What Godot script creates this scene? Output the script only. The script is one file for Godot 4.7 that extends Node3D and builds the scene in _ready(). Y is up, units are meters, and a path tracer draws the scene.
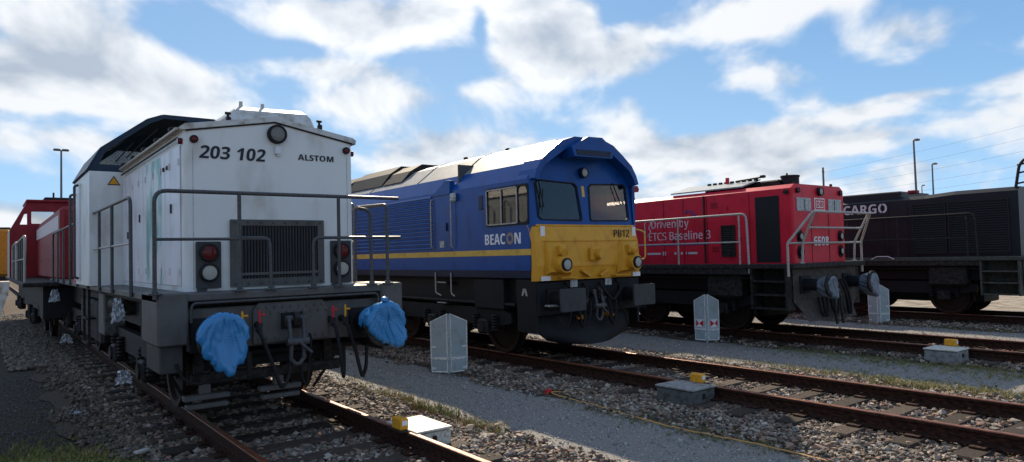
extends Node3D
# A railway yard seen against the light: four tracks run into the picture along -Z, rail tops lie at y = 0.

var M := {}
var used := {}
var rng := RandomNumberGenerator.new()


# ------------------------------------------------------------------ mesh building
class MB:
	var st := SurfaceTool.new()

	func _init() -> void:
		st.begin(Mesh.PRIMITIVE_TRIANGLES)
		st.set_smooth_group(-1)

	func smooth(on: bool) -> void:
		st.set_smooth_group(0 if on else -1)

	func tri(a: Vector3, b: Vector3, c: Vector3) -> void:
		st.add_vertex(a)
		st.add_vertex(b)
		st.add_vertex(c)

	func quad(a: Vector3, b: Vector3, c: Vector3, d: Vector3) -> MB:
		tri(a, b, c)
		tri(a, c, d)
		return self

	# box given by centre and size, with optional chamfer
	func box(c: Vector3, s: Vector3, b := 0.0, turn := Basis()) -> MB:
		var h := s * 0.5
		var mi: float = min(h.x, min(h.y, h.z))
		b = min(b, mi * 0.9)
		for k in 3:
			var i := (k + 1) % 3
			var j := (k + 2) % 3
			for sk in [-1.0, 1.0]:
				var q := []
				for p in [[-1.0, -1.0], [1.0, -1.0], [1.0, 1.0], [-1.0, 1.0]]:
					var v := Vector3.ZERO
					v[k] = h[k] * sk
					v[i] = (h[i] - b) * p[0]
					v[j] = (h[j] - b) * p[1]
					q.append(c + turn * v)
				if sk > 0: quad(q[3], q[2], q[1], q[0])
				else: quad(q[0], q[1], q[2], q[3])
			if b > 0.0:
				for si in [-1.0, 1.0]:
					for sj in [-1.0, 1.0]:
						var a0 := Vector3.ZERO
						a0[i] = h[i] * si
						a0[j] = (h[j] - b) * sj
						var b0 := Vector3.ZERO
						b0[i] = (h[i] - b) * si
						b0[j] = h[j] * sj
						var up := Vector3.ZERO
						up[k] = h[k] - b
						var w := [c + turn * (a0 - up), c + turn * (a0 + up), c + turn * (b0 + up), c + turn * (b0 - up)]
						if si * sj > 0: quad(w[0], w[1], w[2], w[3])
						else: quad(w[3], w[2], w[1], w[0])
		if b > 0.0:
			for sx in [-1.0, 1.0]:
				for sy in [-1.0, 1.0]:
					for sz in [-1.0, 1.0]:
						var sg := Vector3(sx, sy, sz)
						var px := c + turn * (Vector3(h.x, h.y - b, h.z - b) * sg)
						var py := c + turn * (Vector3(h.x - b, h.y, h.z - b) * sg)
						var pz := c + turn * (Vector3(h.x - b, h.y - b, h.z) * sg)
						if sx * sy * sz > 0: tri(px, pz, py)
						else: tri(px, py, pz)
		return self

	# box from two corners
	func bx(x0: float, x1: float, y0: float, y1: float, z0: float, z1: float, b := 0.0) -> MB:
		return box(Vector3((x0 + x1) * 0.5, (y0 + y1) * 0.5, (z0 + z1) * 0.5), Vector3(abs(x1 - x0), abs(y1 - y0), abs(z1 - z0)), b)

	func cyl(a: Vector3, e: Vector3, ra: float, rb := -1.0, n := 14, cap := true) -> MB:
		if rb < 0.0: rb = ra
		var d := (e - a).normalized()
		var u := d.cross(Vector3.UP if abs(d.y) < 0.9 else Vector3.RIGHT).normalized()
		var v := d.cross(u)
		for i in n:
			var t0 := TAU * i / n
			var t1 := TAU * (i + 1) / n
			var p := u * cos(t0) + v * sin(t0)
			var q := u * cos(t1) + v * sin(t1)
			smooth(true)
			quad(a + p * ra, e + p * rb, e + q * rb, a + q * ra)
			smooth(false)
			if cap:
				if ra > 0.0: tri(a, a + p * ra, a + q * ra)
				if rb > 0.0: tri(e, e + q * rb, e + p * rb)
		return self

	# surface of revolution: prof holds (radius, distance along axis)
	func lathe(prof: Array, xf: Transform3D, n := 20) -> MB:
		smooth(true)
		for k in prof.size() - 1:
			var p: Vector2 = prof[k]
			var q: Vector2 = prof[k + 1]
			st.set_smooth_group(k + 2)
			for i in n:
				var t0 := TAU * i / n
				var t1 := TAU * (i + 1) / n
				var d0 := Vector3(cos(t0), sin(t0), 0)
				var d1 := Vector3(cos(t1), sin(t1), 0)
				var a := xf * (d0 * p.x + Vector3(0, 0, p.y))
				var b := xf * (d0 * q.x + Vector3(0, 0, q.y))
				var c := xf * (d1 * q.x + Vector3(0, 0, q.y))
				var d := xf * (d1 * p.x + Vector3(0, 0, p.y))
				if q.x > 0.0: tri(a, b, c)
				if p.x > 0.0: tri(a, c, d)
		smooth(false)
		return self

	func tube(pts: Array, r: float, n := 8) -> MB:
		var rings := []
		var u := Vector3.ZERO
		for i in pts.size():
			var d: Vector3
			if i == 0: d = pts[1] - pts[0]
			elif i == pts.size() - 1: d = pts[i] - pts[i - 1]
			else: d = (pts[i] - pts[i - 1]).normalized() + (pts[i + 1] - pts[i]).normalized()
			d = d.normalized()
			if i == 0: u = d.cross(Vector3.UP if abs(d.y) < 0.9 else Vector3.RIGHT).normalized()
			else: u = (u - d * u.dot(d)).normalized()
			var v := d.cross(u)
			var ring := []
			for k in n:
				var t := TAU * k / n
				ring.append(pts[i] + (u * cos(t) + v * sin(t)) * r)
			rings.append(ring)
		smooth(true)
		for i in rings.size() - 1:
			for k in n:
				var k1 := (k + 1) % n
				quad(rings[i][k], rings[i + 1][k], rings[i + 1][k1], rings[i][k1])
		smooth(false)
		for k in range(1, n - 1):
			tri(rings[0][0], rings[0][k], rings[0][k + 1])
			tri(rings[-1][0], rings[-1][k + 1], rings[-1][k])
		return self

	# polygon (x, y) with optional holes, pushed from z0 to z1 and placed by xf
	func prism(pts: PackedVector2Array, z0: float, z1: float, xf := Transform3D(), holes := []) -> MB:
		var cuts := []
		for h in holes:
			var s := 0.0
			for p in h: s += p.x
			cuts.append(s / h.size())
		cuts.sort()
		var pieces := [pts]
		if cuts.size() > 0:
			pieces = []
			var lo := -1000.0
			var edges := cuts.duplicate()
			edges.append(1000.0)
			for e in edges:
				if e - lo < 0.0005: continue
				var slab := PackedVector2Array([Vector2(lo, -1000), Vector2(e, -1000), Vector2(e, 1000), Vector2(lo, 1000)])
				var todo := Geometry2D.intersect_polygons(pts, slab)
				for h in holes:
					var nxt := []
					for t in todo: nxt.append_array(Geometry2D.clip_polygons(t, h))
					todo.assign(nxt)
				pieces.append_array(todo)
				lo = e
		for poly in pieces:
			var idx := Geometry2D.triangulate_polygon(poly)
			for t in range(0, idx.size(), 3):
				var a: Vector2 = poly[idx[t]]
				var b: Vector2 = poly[idx[t + 1]]
				var c: Vector2 = poly[idx[t + 2]]
				tri(xf * Vector3(a.x, a.y, z1), xf * Vector3(c.x, c.y, z1), xf * Vector3(b.x, b.y, z1))
				tri(xf * Vector3(a.x, a.y, z0), xf * Vector3(b.x, b.y, z0), xf * Vector3(c.x, c.y, z0))
			for i in poly.size():
				var a: Vector2 = poly[i]
				var b: Vector2 = poly[(i + 1) % poly.size()]
				var inner := false
				for e in cuts:
					if abs(a.x - e) < 0.0006 and abs(b.x - e) < 0.0006: inner = true
				if not inner:
					quad(xf * Vector3(a.x, a.y, z0), xf * Vector3(a.x, a.y, z1), xf * Vector3(b.x, b.y, z1), xf * Vector3(b.x, b.y, z0))
		return self

	# skin through a row of equally long rings of points
	func loft(rings: Array, closed := true, sm := false, ends := true) -> MB:
		smooth(sm)
		var n: int = rings[0].size()
		for i in rings.size() - 1:
			for k in (n if closed else n - 1):
				var k1 := (k + 1) % n
				quad(rings[i][k], rings[i + 1][k], rings[i + 1][k1], rings[i][k1])
		smooth(false)
		if ends and closed:
			for r in [rings[0], rings[-1]]:
				var c := Vector3.ZERO
				for p in r: c += p
				c /= n
				for k in n: tri(c, r[k], r[(k + 1) % n])
		return self


func mesh_of(b: MB, m: Material) -> ArrayMesh:
	b.st.generate_normals()
	b.st.set_material(m)
	return b.st.commit()


func part(called: String, b: MB, m: Material, parent: Node, label := "") -> MeshInstance3D:
	var o := MeshInstance3D.new()
	o.name = called
	o.mesh = mesh_of(b, m)
	parent.add_child(o, true)
	if label: o.set_meta("label", label)
	return o


func same(called: String, mesh: Mesh, parent: Node, xf: Transform3D) -> MeshInstance3D:
	var o := MeshInstance3D.new()
	o.name = called
	o.mesh = mesh
	o.transform = xf
	parent.add_child(o, true)
	return o


func numbered(called: String) -> String:
	var n: int = used.get(called, 0)
	used[called] = n + 1
	return called if n == 0 else "%s_%03d" % [called, n]


func thing(called: String, label: String, category: String, at := Vector3.ZERO, group := "") -> Node3D:
	var o := Node3D.new()
	o.name = numbered(called)
	add_child(o)
	o.position = at
	o.set_meta("label", label)
	o.set_meta("category", category)
	if group: o.set_meta("group", group)
	return o


func tag(o: Node, label: String, category: String, group := "", kind := "") -> void:
	o.set_meta("label", label)
	if category: o.set_meta("category", category)
	if group: o.set_meta("group", group)
	if kind: o.set_meta("kind", kind)


func rect(x0: float, y0: float, x1: float, y1: float, r := 0.0, n := 4) -> PackedVector2Array:
	var p := PackedVector2Array()
	if r <= 0.0: return PackedVector2Array([Vector2(x0, y0), Vector2(x1, y0), Vector2(x1, y1), Vector2(x0, y1)])
	for c in [[x1 - r, y0 + r, -90.0], [x1 - r, y1 - r, 0.0], [x0 + r, y1 - r, 90.0], [x0 + r, y0 + r, 180.0]]:
		for i in n + 1:
			var a := deg_to_rad(c[2] + 90.0 * i / n)
			p.append(Vector2(c[0] + r * cos(a), c[1] + r * sin(a)))
	return p


# polyline with its corners rounded
func bend(pts: Array, rad: float, n := 5) -> Array:
	var o := [pts[0]]
	for i in range(1, pts.size() - 1):
		var p: Vector3 = pts[i]
		var a: Vector3 = pts[i - 1] - p
		var b: Vector3 = pts[i + 1] - p
		var r: float = min(rad, min(a.length(), b.length()) * 0.49)
		var s := p + a.normalized() * r
		var e := p + b.normalized() * r
		for k in n + 1:
			var t := float(k) / n
			o.append(s.lerp(p, t).lerp(p.lerp(e, t), t))
	o.append(pts[-1])
	return o


func rail_part(called: String, pts: Array, r: float, m: Material, parent: Node, rad := 0.08) -> MeshInstance3D:
	return part(called, MB.new().tube(bend(pts, rad), r, 8), m, parent)


# raised lettering fitted into a width and a capital height; front faces local +Z before turning
func lettering(txt: String, centre: Vector3, w: float, h: float, yaw: float, m: Material, parent: Node, weight := 700, slant := 0.0, depth := 0.006) -> MeshInstance3D:
	var f := SystemFont.new()
	f.font_names = PackedStringArray(["Droid Sans"])
	f.font_weight = weight
	var t := TextMesh.new()
	t.text = txt
	t.font = f
	t.font_size = 64
	t.pixel_size = 0.01
	t.depth = 1.0
	t.curve_step = 2.0
	t.material = m
	var bb := t.get_aabb()
	var o := MeshInstance3D.new()
	o.name = "lettering"
	o.mesh = t
	var sx: float = w / max(bb.size.x, 0.001)
	var sy: float = h / max(bb.size.y, 0.001)
	var b := Basis(Vector3(sx, 0, 0), Vector3(slant * sy, sy, 0), Vector3(0, 0, depth))
	b = Basis(Vector3.UP, yaw) * b
	o.transform = Transform3D(b, centre - b * (bb.position + bb.size * 0.5))
	parent.add_child(o, true)
	return o


# ------------------------------------------------------------------ materials
func noise_tex(sd: int, freq: float, octaves: int, ramp: Array, size := 512, normal := 0.0, kind := FastNoiseLite.TYPE_SIMPLEX_SMOOTH) -> NoiseTexture2D:
	var n := FastNoiseLite.new()
	n.seed = sd
	n.noise_type = kind
	n.frequency = freq
	n.fractal_type = FastNoiseLite.FRACTAL_FBM
	n.fractal_octaves = octaves
	var t := NoiseTexture2D.new()
	t.width = size
	t.height = size
	t.seamless = true
	t.noise = n
	if normal > 0.0:
		t.as_normal_map = true
		t.bump_strength = normal
	elif ramp.size() > 0:
		var g := Gradient.new()
		var off := PackedFloat32Array()
		var col := PackedColorArray()
		for r in ramp:
			off.append(r[0])
			col.append(r[1])
		g.offsets = off
		g.colors = col
		t.color_ramp = g
	return t


func lin(r: float, g: float, b: float) -> Color:
	return Color(r, g, b).linear_to_srgb()


var T := {}


func mat(called: String, c: Color, rough: float, metal := 0.0, tex := "", scale := Vector3.ONE, bump := "", bump_amount := 0.3) -> StandardMaterial3D:
	var m := StandardMaterial3D.new()
	m.resource_name = called
	m.albedo_color = c.linear_to_srgb()
	m.roughness = rough
	m.metallic = metal
	if metal == 0.0: m.metallic_specular = 0.35
	if tex or bump:
		m.uv1_triplanar = true
		m.uv1_world_triplanar = true
		m.uv1_scale = scale
		if tex: m.albedo_texture = T[tex]
		if bump:
			m.normal_enabled = true
			m.normal_texture = T[bump]
			m.normal_scale = bump_amount
	M[called] = m
	return m


func materials() -> void:
	var W := Color.WHITE
	T.dirt = noise_tex(3, 0.012, 6, [[0.0, Color(0.62, 0.57, 0.5)], [0.34, Color(0.86, 0.84, 0.81)], [0.55, Color(0.97, 0.97, 0.96)], [1.0, W]])
	T.soft = noise_tex(5, 0.008, 5, [[0.0, Color(0.84, 0.83, 0.82)], [0.5, Color(0.95, 0.95, 0.95)], [1.0, W]])
	T.faint = noise_tex(6, 0.01, 6, [[0.0, Color(0.84, 0.82, 0.79)], [0.3, Color(0.94, 0.93, 0.92)], [0.5, Color(0.985, 0.985, 0.98)], [1.0, W]])
	T.grime = noise_tex(9, 0.02, 6, [[0.0, Color(0.36, 0.32, 0.28)], [0.4, Color(0.66, 0.62, 0.58)], [0.65, Color(0.9, 0.88, 0.86)], [1.0, W]])
	T.rust = noise_tex(12, 0.03, 6, [[0.0, Color(0.34, 0.22, 0.17)], [0.35, Color(0.6, 0.42, 0.34)], [0.6, Color(0.85, 0.68, 0.58)], [1.0, Color(1.0, 0.9, 0.82)]])
	T.ground = noise_tex(21, 0.06, 6, [[0.0, Color(0.35, 0.34, 0.33)], [0.4, Color(0.62, 0.6, 0.57)], [0.6, Color(0.83, 0.8, 0.77)], [1.0, W]], 1024)
	T.gravel = noise_tex(22, 0.035, 8, [[0.0, Color(0.62, 0.61, 0.6)], [0.4, Color(0.78, 0.77, 0.76)], [0.6, Color(0.88, 0.87, 0.86)], [1.0, W]], 1024)
	T.patch = noise_tex(23, 0.006, 5, [[0.0, Color(0.55, 0.54, 0.5)], [0.45, Color(0.82, 0.81, 0.8)], [1.0, W]], 1024)
	T.wood = noise_tex(31, 0.05, 5, [[0.0, Color(0.4, 0.36, 0.34)], [0.5, Color(0.75, 0.7, 0.66)], [1.0, Color(1.0, 0.97, 0.93)]])
	T.bump = noise_tex(41, 0.05, 4, [], 512, 6.0)
	T.wave = noise_tex(43, 0.006, 2, [], 512, 4.0)
	T.crumple = noise_tex(47, 0.03, 4, [], 512, 14.0, FastNoiseLite.TYPE_CELLULAR)
	mat("white_paint", Color(0.67, 0.69, 0.685), 0.36, 0.0, "faint", Vector3(0.35, 0.16, 0.35), "wave", 0.08)
	mat("white_door", Color(0.66, 0.66, 0.72), 0.3, 0.0, "faint", Vector3(0.7, 0.25, 0.7), "wave", 0.12)
	mat("roof_white", Color(0.55, 0.56, 0.56), 0.5, 0.0, "dirt", Vector3(0.8, 0.8, 0.8))
	mat("cab_blue", Color(0.008, 0.026, 0.055), 0.4, 0.0, "soft", Vector3.ONE)
	mat("dark_grey", Color(0.05, 0.052, 0.055), 0.5, 0.0, "soft", Vector3(1, 0.7, 1), "bump", 0.1)
	mat("frame_grey", Color(0.098, 0.095, 0.092), 0.5, 0.0, "soft", Vector3(0.8, 0.5, 0.8), "bump", 0.1)
	mat("frame_dark", Color(0.032, 0.031, 0.032), 0.65, 0.0, "grime", Vector3(0.9, 0.9, 0.9), "bump", 0.2)
	mat("black_metal", Color(0.0095, 0.0105, 0.0135), 0.6, 0.0, "soft", Vector3(0.9, 0.9, 0.9), "bump", 0.2)
	mat("rubber", Color(0.012, 0.012, 0.013), 0.7)
	mat("pipe_grey", Color(0.075, 0.078, 0.085), 0.4, 0.0, "dirt", Vector3(3, 3, 3))
	mat("pipe_light", Color(0.42, 0.40, 0.38), 0.42, 0.0, "dirt", Vector3(3, 3, 3))
	mat("steel", Color(0.3, 0.29, 0.28), 0.35, 0.9, "dirt", Vector3(3, 3, 3))
	mat("wheel_steel", Color(0.045, 0.038, 0.034), 0.6, 0.4, "rust", Vector3(2, 2, 2))
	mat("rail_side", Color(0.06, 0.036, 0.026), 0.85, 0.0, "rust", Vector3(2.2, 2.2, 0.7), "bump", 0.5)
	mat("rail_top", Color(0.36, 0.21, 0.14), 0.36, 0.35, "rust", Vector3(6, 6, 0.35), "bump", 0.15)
	mat("sleeper_wood", Color(0.095, 0.080, 0.070), 0.9, 0.0, "wood", Vector3(0.35, 3.0, 5.0), "bump", 0.7)
	mat("lens_white", Color(0.34, 0.34, 0.31), 0.12)
	mat("beam_brown", Color(0.07, 0.058, 0.052), 0.65, 0.0, "dirt", Vector3(0.9, 0.9, 0.9), "bump", 0.15)
	mat("lens_dim", Color(0.16, 0.16, 0.15), 0.1)
	mat("lens_red", Color(0.10, 0.008, 0.012), 0.12)
	mat("letter_dark", Color(0.018, 0.022, 0.03), 0.5)
	mat("letter_white", Color(0.72, 0.72, 0.73), 0.5)
	mat("letter_grey", Color(0.55, 0.5, 0.52), 0.5)
	mat("blue_paint", Color(0.005, 0.062, 0.265), 0.33, 0.0, "faint", Vector3(0.5, 0.3, 0.5))
	mat("ring_grey", Color(0.26, 0.2, 0.17), 0.5)
	mat("blue_dark", Color(0.008, 0.016, 0.05), 0.35, 0.0, "dirt", Vector3(1, 1, 1))
	mat("yellow_paint", Color(0.66, 0.32, 0.03), 0.38, 0.0, "faint", Vector3(0.9, 0.6, 0.9))
	mat("stripe_yellow", Color(0.66, 0.42, 0.08), 0.36, 0.0, "soft", Vector3(1, 1, 1))
	mat("roof_grey", Color(0.23, 0.24, 0.255), 0.5, 0.0, "dirt", Vector3(0.7, 0.7, 0.7), "wave", 0.1)
	mat("red_paint", Color(0.58, 0.014, 0.036), 0.38, 0.0, "faint", Vector3(0.5, 0.3, 0.5), "wave", 0.06)
	mat("red_old", Color(0.23, 0.012, 0.02), 0.5, 0.0, "soft", Vector3(0.9, 0.5, 0.9))
	mat("night_paint", Color(0.008, 0.010, 0.016), 0.42, 0.0, "soft", Vector3(0.5, 0.4, 0.5), "wave", 0.06)
	mat("grille_black", Color(0.01, 0.01, 0.011), 0.6)
	mat("slat_black", Color(0.014, 0.0145, 0.016), 0.55)
	mat("green_grey", Color(0.06, 0.066, 0.058), 0.6, 0.0, "dirt", Vector3(1, 1, 1))
	mat("orange_paint", Color(0.55, 0.2, 0.02), 0.45, 0.0, "faint", Vector3(1, 1, 1))
	mat("signal_red", Color(0.5, 0.02, 0.03), 0.4)
	mat("signal_yellow", Color(0.75, 0.34, 0.025), 0.4, 0.0, "soft", Vector3(4, 4, 4))
	mat("board_grey", Color(0.36, 0.42, 0.44), 0.42, 0.0, "faint", Vector3(1.2, 0.8, 1.2), "wave", 0.1)
	mat("edge_white", Color(0.8, 0.8, 0.8), 0.45, 0.0, "dirt", Vector3(3, 3, 3))
	mat("box_cream", Color(0.60, 0.58, 0.52), 0.5, 0.0, "dirt", Vector3(2.5, 2.5, 2.5))
	mat("box_dark", Color(0.11, 0.115, 0.115), 0.55, 0.0, "dirt", Vector3(1.2, 1.2, 1.2))
	mat("box_grey", Color(0.26, 0.265, 0.265), 0.55, 0.0, "dirt", Vector3(1.2, 1.2, 1.2))
	mat("concrete", Color(0.55, 0.5, 0.46), 0.85, 0.0, "dirt", Vector3(1.5, 1.5, 1.5), "bump", 0.3)
	mat("path", Color(0.32, 0.305, 0.285), 0.92, 0.0, "gravel", Vector3(1.0, 1.0, 1.0), "bump", 0.6)
	mat("ballast_bed", Color(0.15, 0.122, 0.10), 0.95, 0.0, "ground", Vector3(1.1, 1.1, 1.1), "bump", 1.0)
	mat("cinder", Color(0.085, 0.074, 0.06), 0.95, 0.0, "ground", Vector3(0.8, 0.8, 0.8), "bump", 0.9)
	mat("sandy", Color(0.36, 0.31, 0.25), 0.95, 0.0, "patch", Vector3(0.25, 0.25, 0.25), "bump", 0.4)
	mat("bag_blue", Color(0.03, 0.19, 0.42), 0.22)
	mat("bag_white", Color(0.5, 0.53, 0.57), 0.35)
	mat("bag_grey", Color(0.15, 0.18, 0.22), 0.25, 0.0, "faint", Vector3(3, 3, 3), "crumple", 0.12)
	mat("inside", Color(0.07, 0.075, 0.08), 0.8)
	mat("cord", Color(0.55, 0.30, 0.10), 0.6)
	mat("cable", Color(0.03, 0.03, 0.03), 0.6)
	mat("lamp_post", Color(0.10, 0.11, 0.12), 0.5, 0.3)
	mat("shutter_grey", Color(0.42, 0.45, 0.46), 0.4, 0.0, "dirt", Vector3(2, 2, 2))
	mat("graffiti_green", Color(0.60, 0.61, 0.64), 0.3)
	M.graffiti_green.albedo_texture = noise_tex(77, 0.01, 4, [[0.0, Color(0.3, 0.62, 0.56)], [0.46, Color(0.62, 0.85, 0.8)], [0.62, Color(1, 1, 1)], [1.0, Color(1, 1, 1)]])
	M.graffiti_green.uv1_triplanar = true
	M.graffiti_green.uv1_world_triplanar = true
	M.graffiti_green.uv1_scale = Vector3(0.4, 0.2, 0.4)
	for m in [M.bag_blue, M.bag_white, M.bag_grey]:
		m.metallic_specular = 0.45
	for g in [["glass_dark", Color(0.03, 0.045, 0.05, 0.42)], ["glass_tinted", Color(0.012, 0.03, 0.036, 0.62)], ["glass_clear", Color(0.35, 0.4, 0.42, 0.22)]]:
		var m := StandardMaterial3D.new()
		m.resource_name = g[0]
		m.transparency = BaseMaterial3D.TRANSPARENCY_ALPHA
		m.albedo_color = g[1]
		m.roughness = 0.04
		m.metallic_specular = 0.15 if g[0] == "glass_tinted" else 0.6
		M[g[0]] = m
	for s in ["stone", "blade"]:
		var m := StandardMaterial3D.new()
		m.resource_name = s
		m.vertex_color_use_as_albedo = true
		m.roughness = 0.9
		M[s] = m
	M.blade.backlight_enabled = true
	M.blade.backlight = Color(0.12, 0.14, 0.04)


# ------------------------------------------------------------------ camera, sky, sun
func camera_and_sky() -> void:
	var cam := Camera3D.new()
	cam.name = "camera"
	cam.fov = 37.06
	cam.near = 0.1
	cam.far = 3000.0
	add_child(cam)
	var yaw := deg_to_rad(37.52)
	var pitch := deg_to_rad(1.986)
	var roll := deg_to_rad(-1.38)
	cam.transform = Transform3D(Basis(Vector3.UP, -yaw) * Basis(Vector3.RIGHT, pitch) * Basis(Vector3.BACK, roll), Vector3(0, 1.82, 0))
	cam.current = true

	var env := Environment.new()
	env.background_mode = Environment.BG_SKY
	env.tonemap_mode = Environment.TONE_MAPPER_LINEAR
	env.tonemap_exposure = 1.45
	env.background_energy_multiplier = 1.0
	env.sdfgi_enabled = true
	env.ssao_enabled = true
	env.ssil_enabled = true
	var sky := Sky.new()
	var pm := PanoramaSkyMaterial.new()
	pm.panorama = ImageTexture.create_from_image(sky_image())
	sky.sky_material = pm
	env.sky = sky
	var we := WorldEnvironment.new()
	we.name = "environment"
	we.environment = env
	add_child(we)

	var sun := DirectionalLight3D.new()
	sun.name = "sun"
	sun.light_energy = 1.6
	sun.light_color = Color(1.0, 0.93, 0.82)
	sun.light_angular_distance = 0.6
	sun.shadow_enabled = true
	add_child(sun)
	sun.look_at_from_position(Vector3(0.65, 1.0, -1.26) * 40.0, Vector3.ZERO, Vector3.UP)


# clouds that stand out in the photograph: bearing from -Z, height, half widths (degrees), weight
const CLOUDS := [[4.0, 15.4, 3.5, 1.71, 0.70], [4.3, 12.8, 5.3, 1.75, 0.70], [12.2, 13.6, 4.1, 1.16, 0.55], [2.0, 16.4, 2.2, 0.89, 0.30], [20.6, 19.0, 4.2, 1.90, 0.60], [28.6, 18.6, 6.1, 2.11, 0.75], [19.8, 15.0, 4.6, 0.98, 0.55], [27.7, 15.0, 4.9, 1.01, 0.50], [31.0, 13.2, 7.4, 0.95, 0.40], [16.8, 11.8, 6.6, 1.06, 0.55], [24.4, 12.3, 4.8, 0.94, 0.40], [40.7, 18.5, 5.0, 2.89, 0.95], [48.5, 16.9, 3.6, 2.13, 0.60], [54.9, 17.5, 5.7, 2.06, 0.70], [45.2, 15.6, 6.6, 1.09, 0.40], [57.7, 13.4, 5.0, 1.64, 0.70], [55.8, 12.9, 3.4, 1.22, 0.35], [67.8, 15.2, 4.1, 1.36, 0.65], [71.1, 16.1, 2.9, 0.78, 0.40], [74.1, 12.6, 1.2, 0.71, 0.50], [41.7, 11.0, 3.3, 0.57, 0.40], [49.1, 9.0, 9.5, 0.96, 0.60], [35.0, 9.7, 6.6, 0.82, 0.45], [64.6, 9.8, 2.1, 0.51, 0.45], [68.2, 10.7, 2.8, 0.42, 0.35], [73.2, 11.0, 1.9, 0.46, 0.35], [63.9, 7.9, 12.7, 0.96, 0.60], [58.3, 9.3, 4.4, 0.61, 0.40], [2.0, 8.4, 2.2, 0.67, 0.50], [6.3, 8.7, 1.8, 0.63, 0.45], [70.7, 5.5, 7.0, 0.97, 0.40], [56.7, 6.6, 8.9, 1.09, 0.35], [32.5, 7.5, 9.8, 0.98, 0.35], [11.2, 17.2, 5.1, 1.67, -0.75], [19.5, 16.5, 4.5, 0.52, -0.55], [35.3, 18.9, 0.7, 1.98, -0.90], [30.2, 16.0, 4.9, 0.62, -0.50], [35.2, 14.9, 4.2, 0.63, -0.40], [46.1, 19.0, 1.2, 1.20, -0.70], [45.1, 12.9, 7.0, 1.03, -0.60], [53.1, 11.0, 4.6, 0.62, -0.30], [62.2, 16.2, 1.8, 1.84, -0.70], [69.2, 11.9, 4.6, 0.89, -0.80], [64.0, 11.4, 2.0, 0.72, -0.50], [4.8, 10.3, 4.2, 0.48, -0.45], [73.9, 14.4, 1.0, 0.89, -0.50], [50.8, 13.7, 2.4, 0.93, -0.30]]


func sky_image() -> Image:
	var w := 4096
	var h := 2048
	var big := FastNoiseLite.new()
	big.seed = 11
	big.noise_type = FastNoiseLite.TYPE_SIMPLEX_SMOOTH
	big.frequency = 2.3
	big.fractal_octaves = 7
	big.fractal_gain = 0.55
	var wisp := FastNoiseLite.new()
	wisp.seed = 29
	wisp.noise_type = FastNoiseLite.TYPE_SIMPLEX_SMOOTH
	wisp.frequency = 1.1
	wisp.fractal_octaves = 3
	var sun_d := Vector3(0.65, 1.0, -1.26).normalized()
	var to_sun := Vector2(sun_d.x, sun_d.z) * 0.07
	var low := PackedFloat32Array()
	for x in w: low.append_array(PackedFloat32Array([0.24, 0.22, 0.20]))
	var below := PackedFloat32Array()
	for y in h / 2: below.append_array(low)
	var y := 0
	var upper := PackedFloat32Array()
	while y < h / 2:
		var el := (0.5 - (y + 0.5) / h) * PI
		# above 40 degrees the picture is made at half the fineness
		var step := 2 if el > 0.70 else 1
		var sy := sin(el)
		var cy := cos(el)
		var eld := rad_to_deg(el)
		var up := pow(1.0 - sy, 3.4)
		var base := Vector3(0.045, 0.175, 0.42).lerp(Vector3(0.36, 0.57, 0.78), up)
		var near := []
		for c in CLOUDS:
			var e: float = (eld - c[1]) / c[3]
			if abs(e) < 2.4: near.append([c[0], c[2], c[4] * exp(-e * e)])
		var row := PackedFloat32Array()
		row.resize(w * 3)
		var s := 1.0 / (sy + 0.48)
		for x in range(0, w, step):
			var az := (x + 0.5) / w * TAU
			if az > PI: az -= TAU
			var dx := sin(az) * cy
			var dz := -cos(az) * cy
			var px := dx * s
			var pz := dz * s
			var wx := wisp.get_noise_2d(px + 9.0, pz)
			var n := big.get_noise_2d(px + wx * 0.1, pz - wx * 0.1)
			var b := 0.0
			if near.size() > 0:
				var azd := rad_to_deg(az)
				for c in near:
					var a: float = (azd - c[0]) / c[1]
					if abs(a) < 2.4: b += c[2] * exp(-a * a)
			var v := n * 1.15 + b * 0.62 + wx * 0.10 + 0.06
			var cov := smoothstep(-0.14, 0.46, v)
			var o := base
			var ang := acos(clamp(dx * sun_d.x + sy * sun_d.y + dz * sun_d.z, -1.0, 1.0))
			var glow := exp(-ang * ang * 3.2)
			o += Vector3(0.12, 0.115, 0.09) * glow
			if cov > 0.002:
				var n2 := big.get_noise_2d(px + to_sun.x + wx * 0.1, pz + to_sun.y - wx * 0.1)
				var lit: float = clamp(0.78 + (n - n2) * 1.7 - smoothstep(0.35, 1.1, v) * 0.4, 0.0, 1.0)
				var cc := Vector3(0.33, 0.38, 0.45).lerp(Vector3(0.665, 0.68, 0.70), lit) * (0.94 + 0.18 * glow)
				o = o.lerp(cc, cov * 0.95)
			for k in step:
				var q := (x + k) * 3
				row[q] = o.x
				row[q + 1] = o.y
				row[q + 2] = o.z
		for k in step: upper.append_array(row)
		y += step
	upper.append_array(below)
	return Image.create_from_data(w, h, false, Image.FORMAT_RGBF, upper.to_byte_array())


# ------------------------------------------------------------------ ground and tracks
const TRACKS := [2.786, 8.546, 14.45, 21.0]


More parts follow.
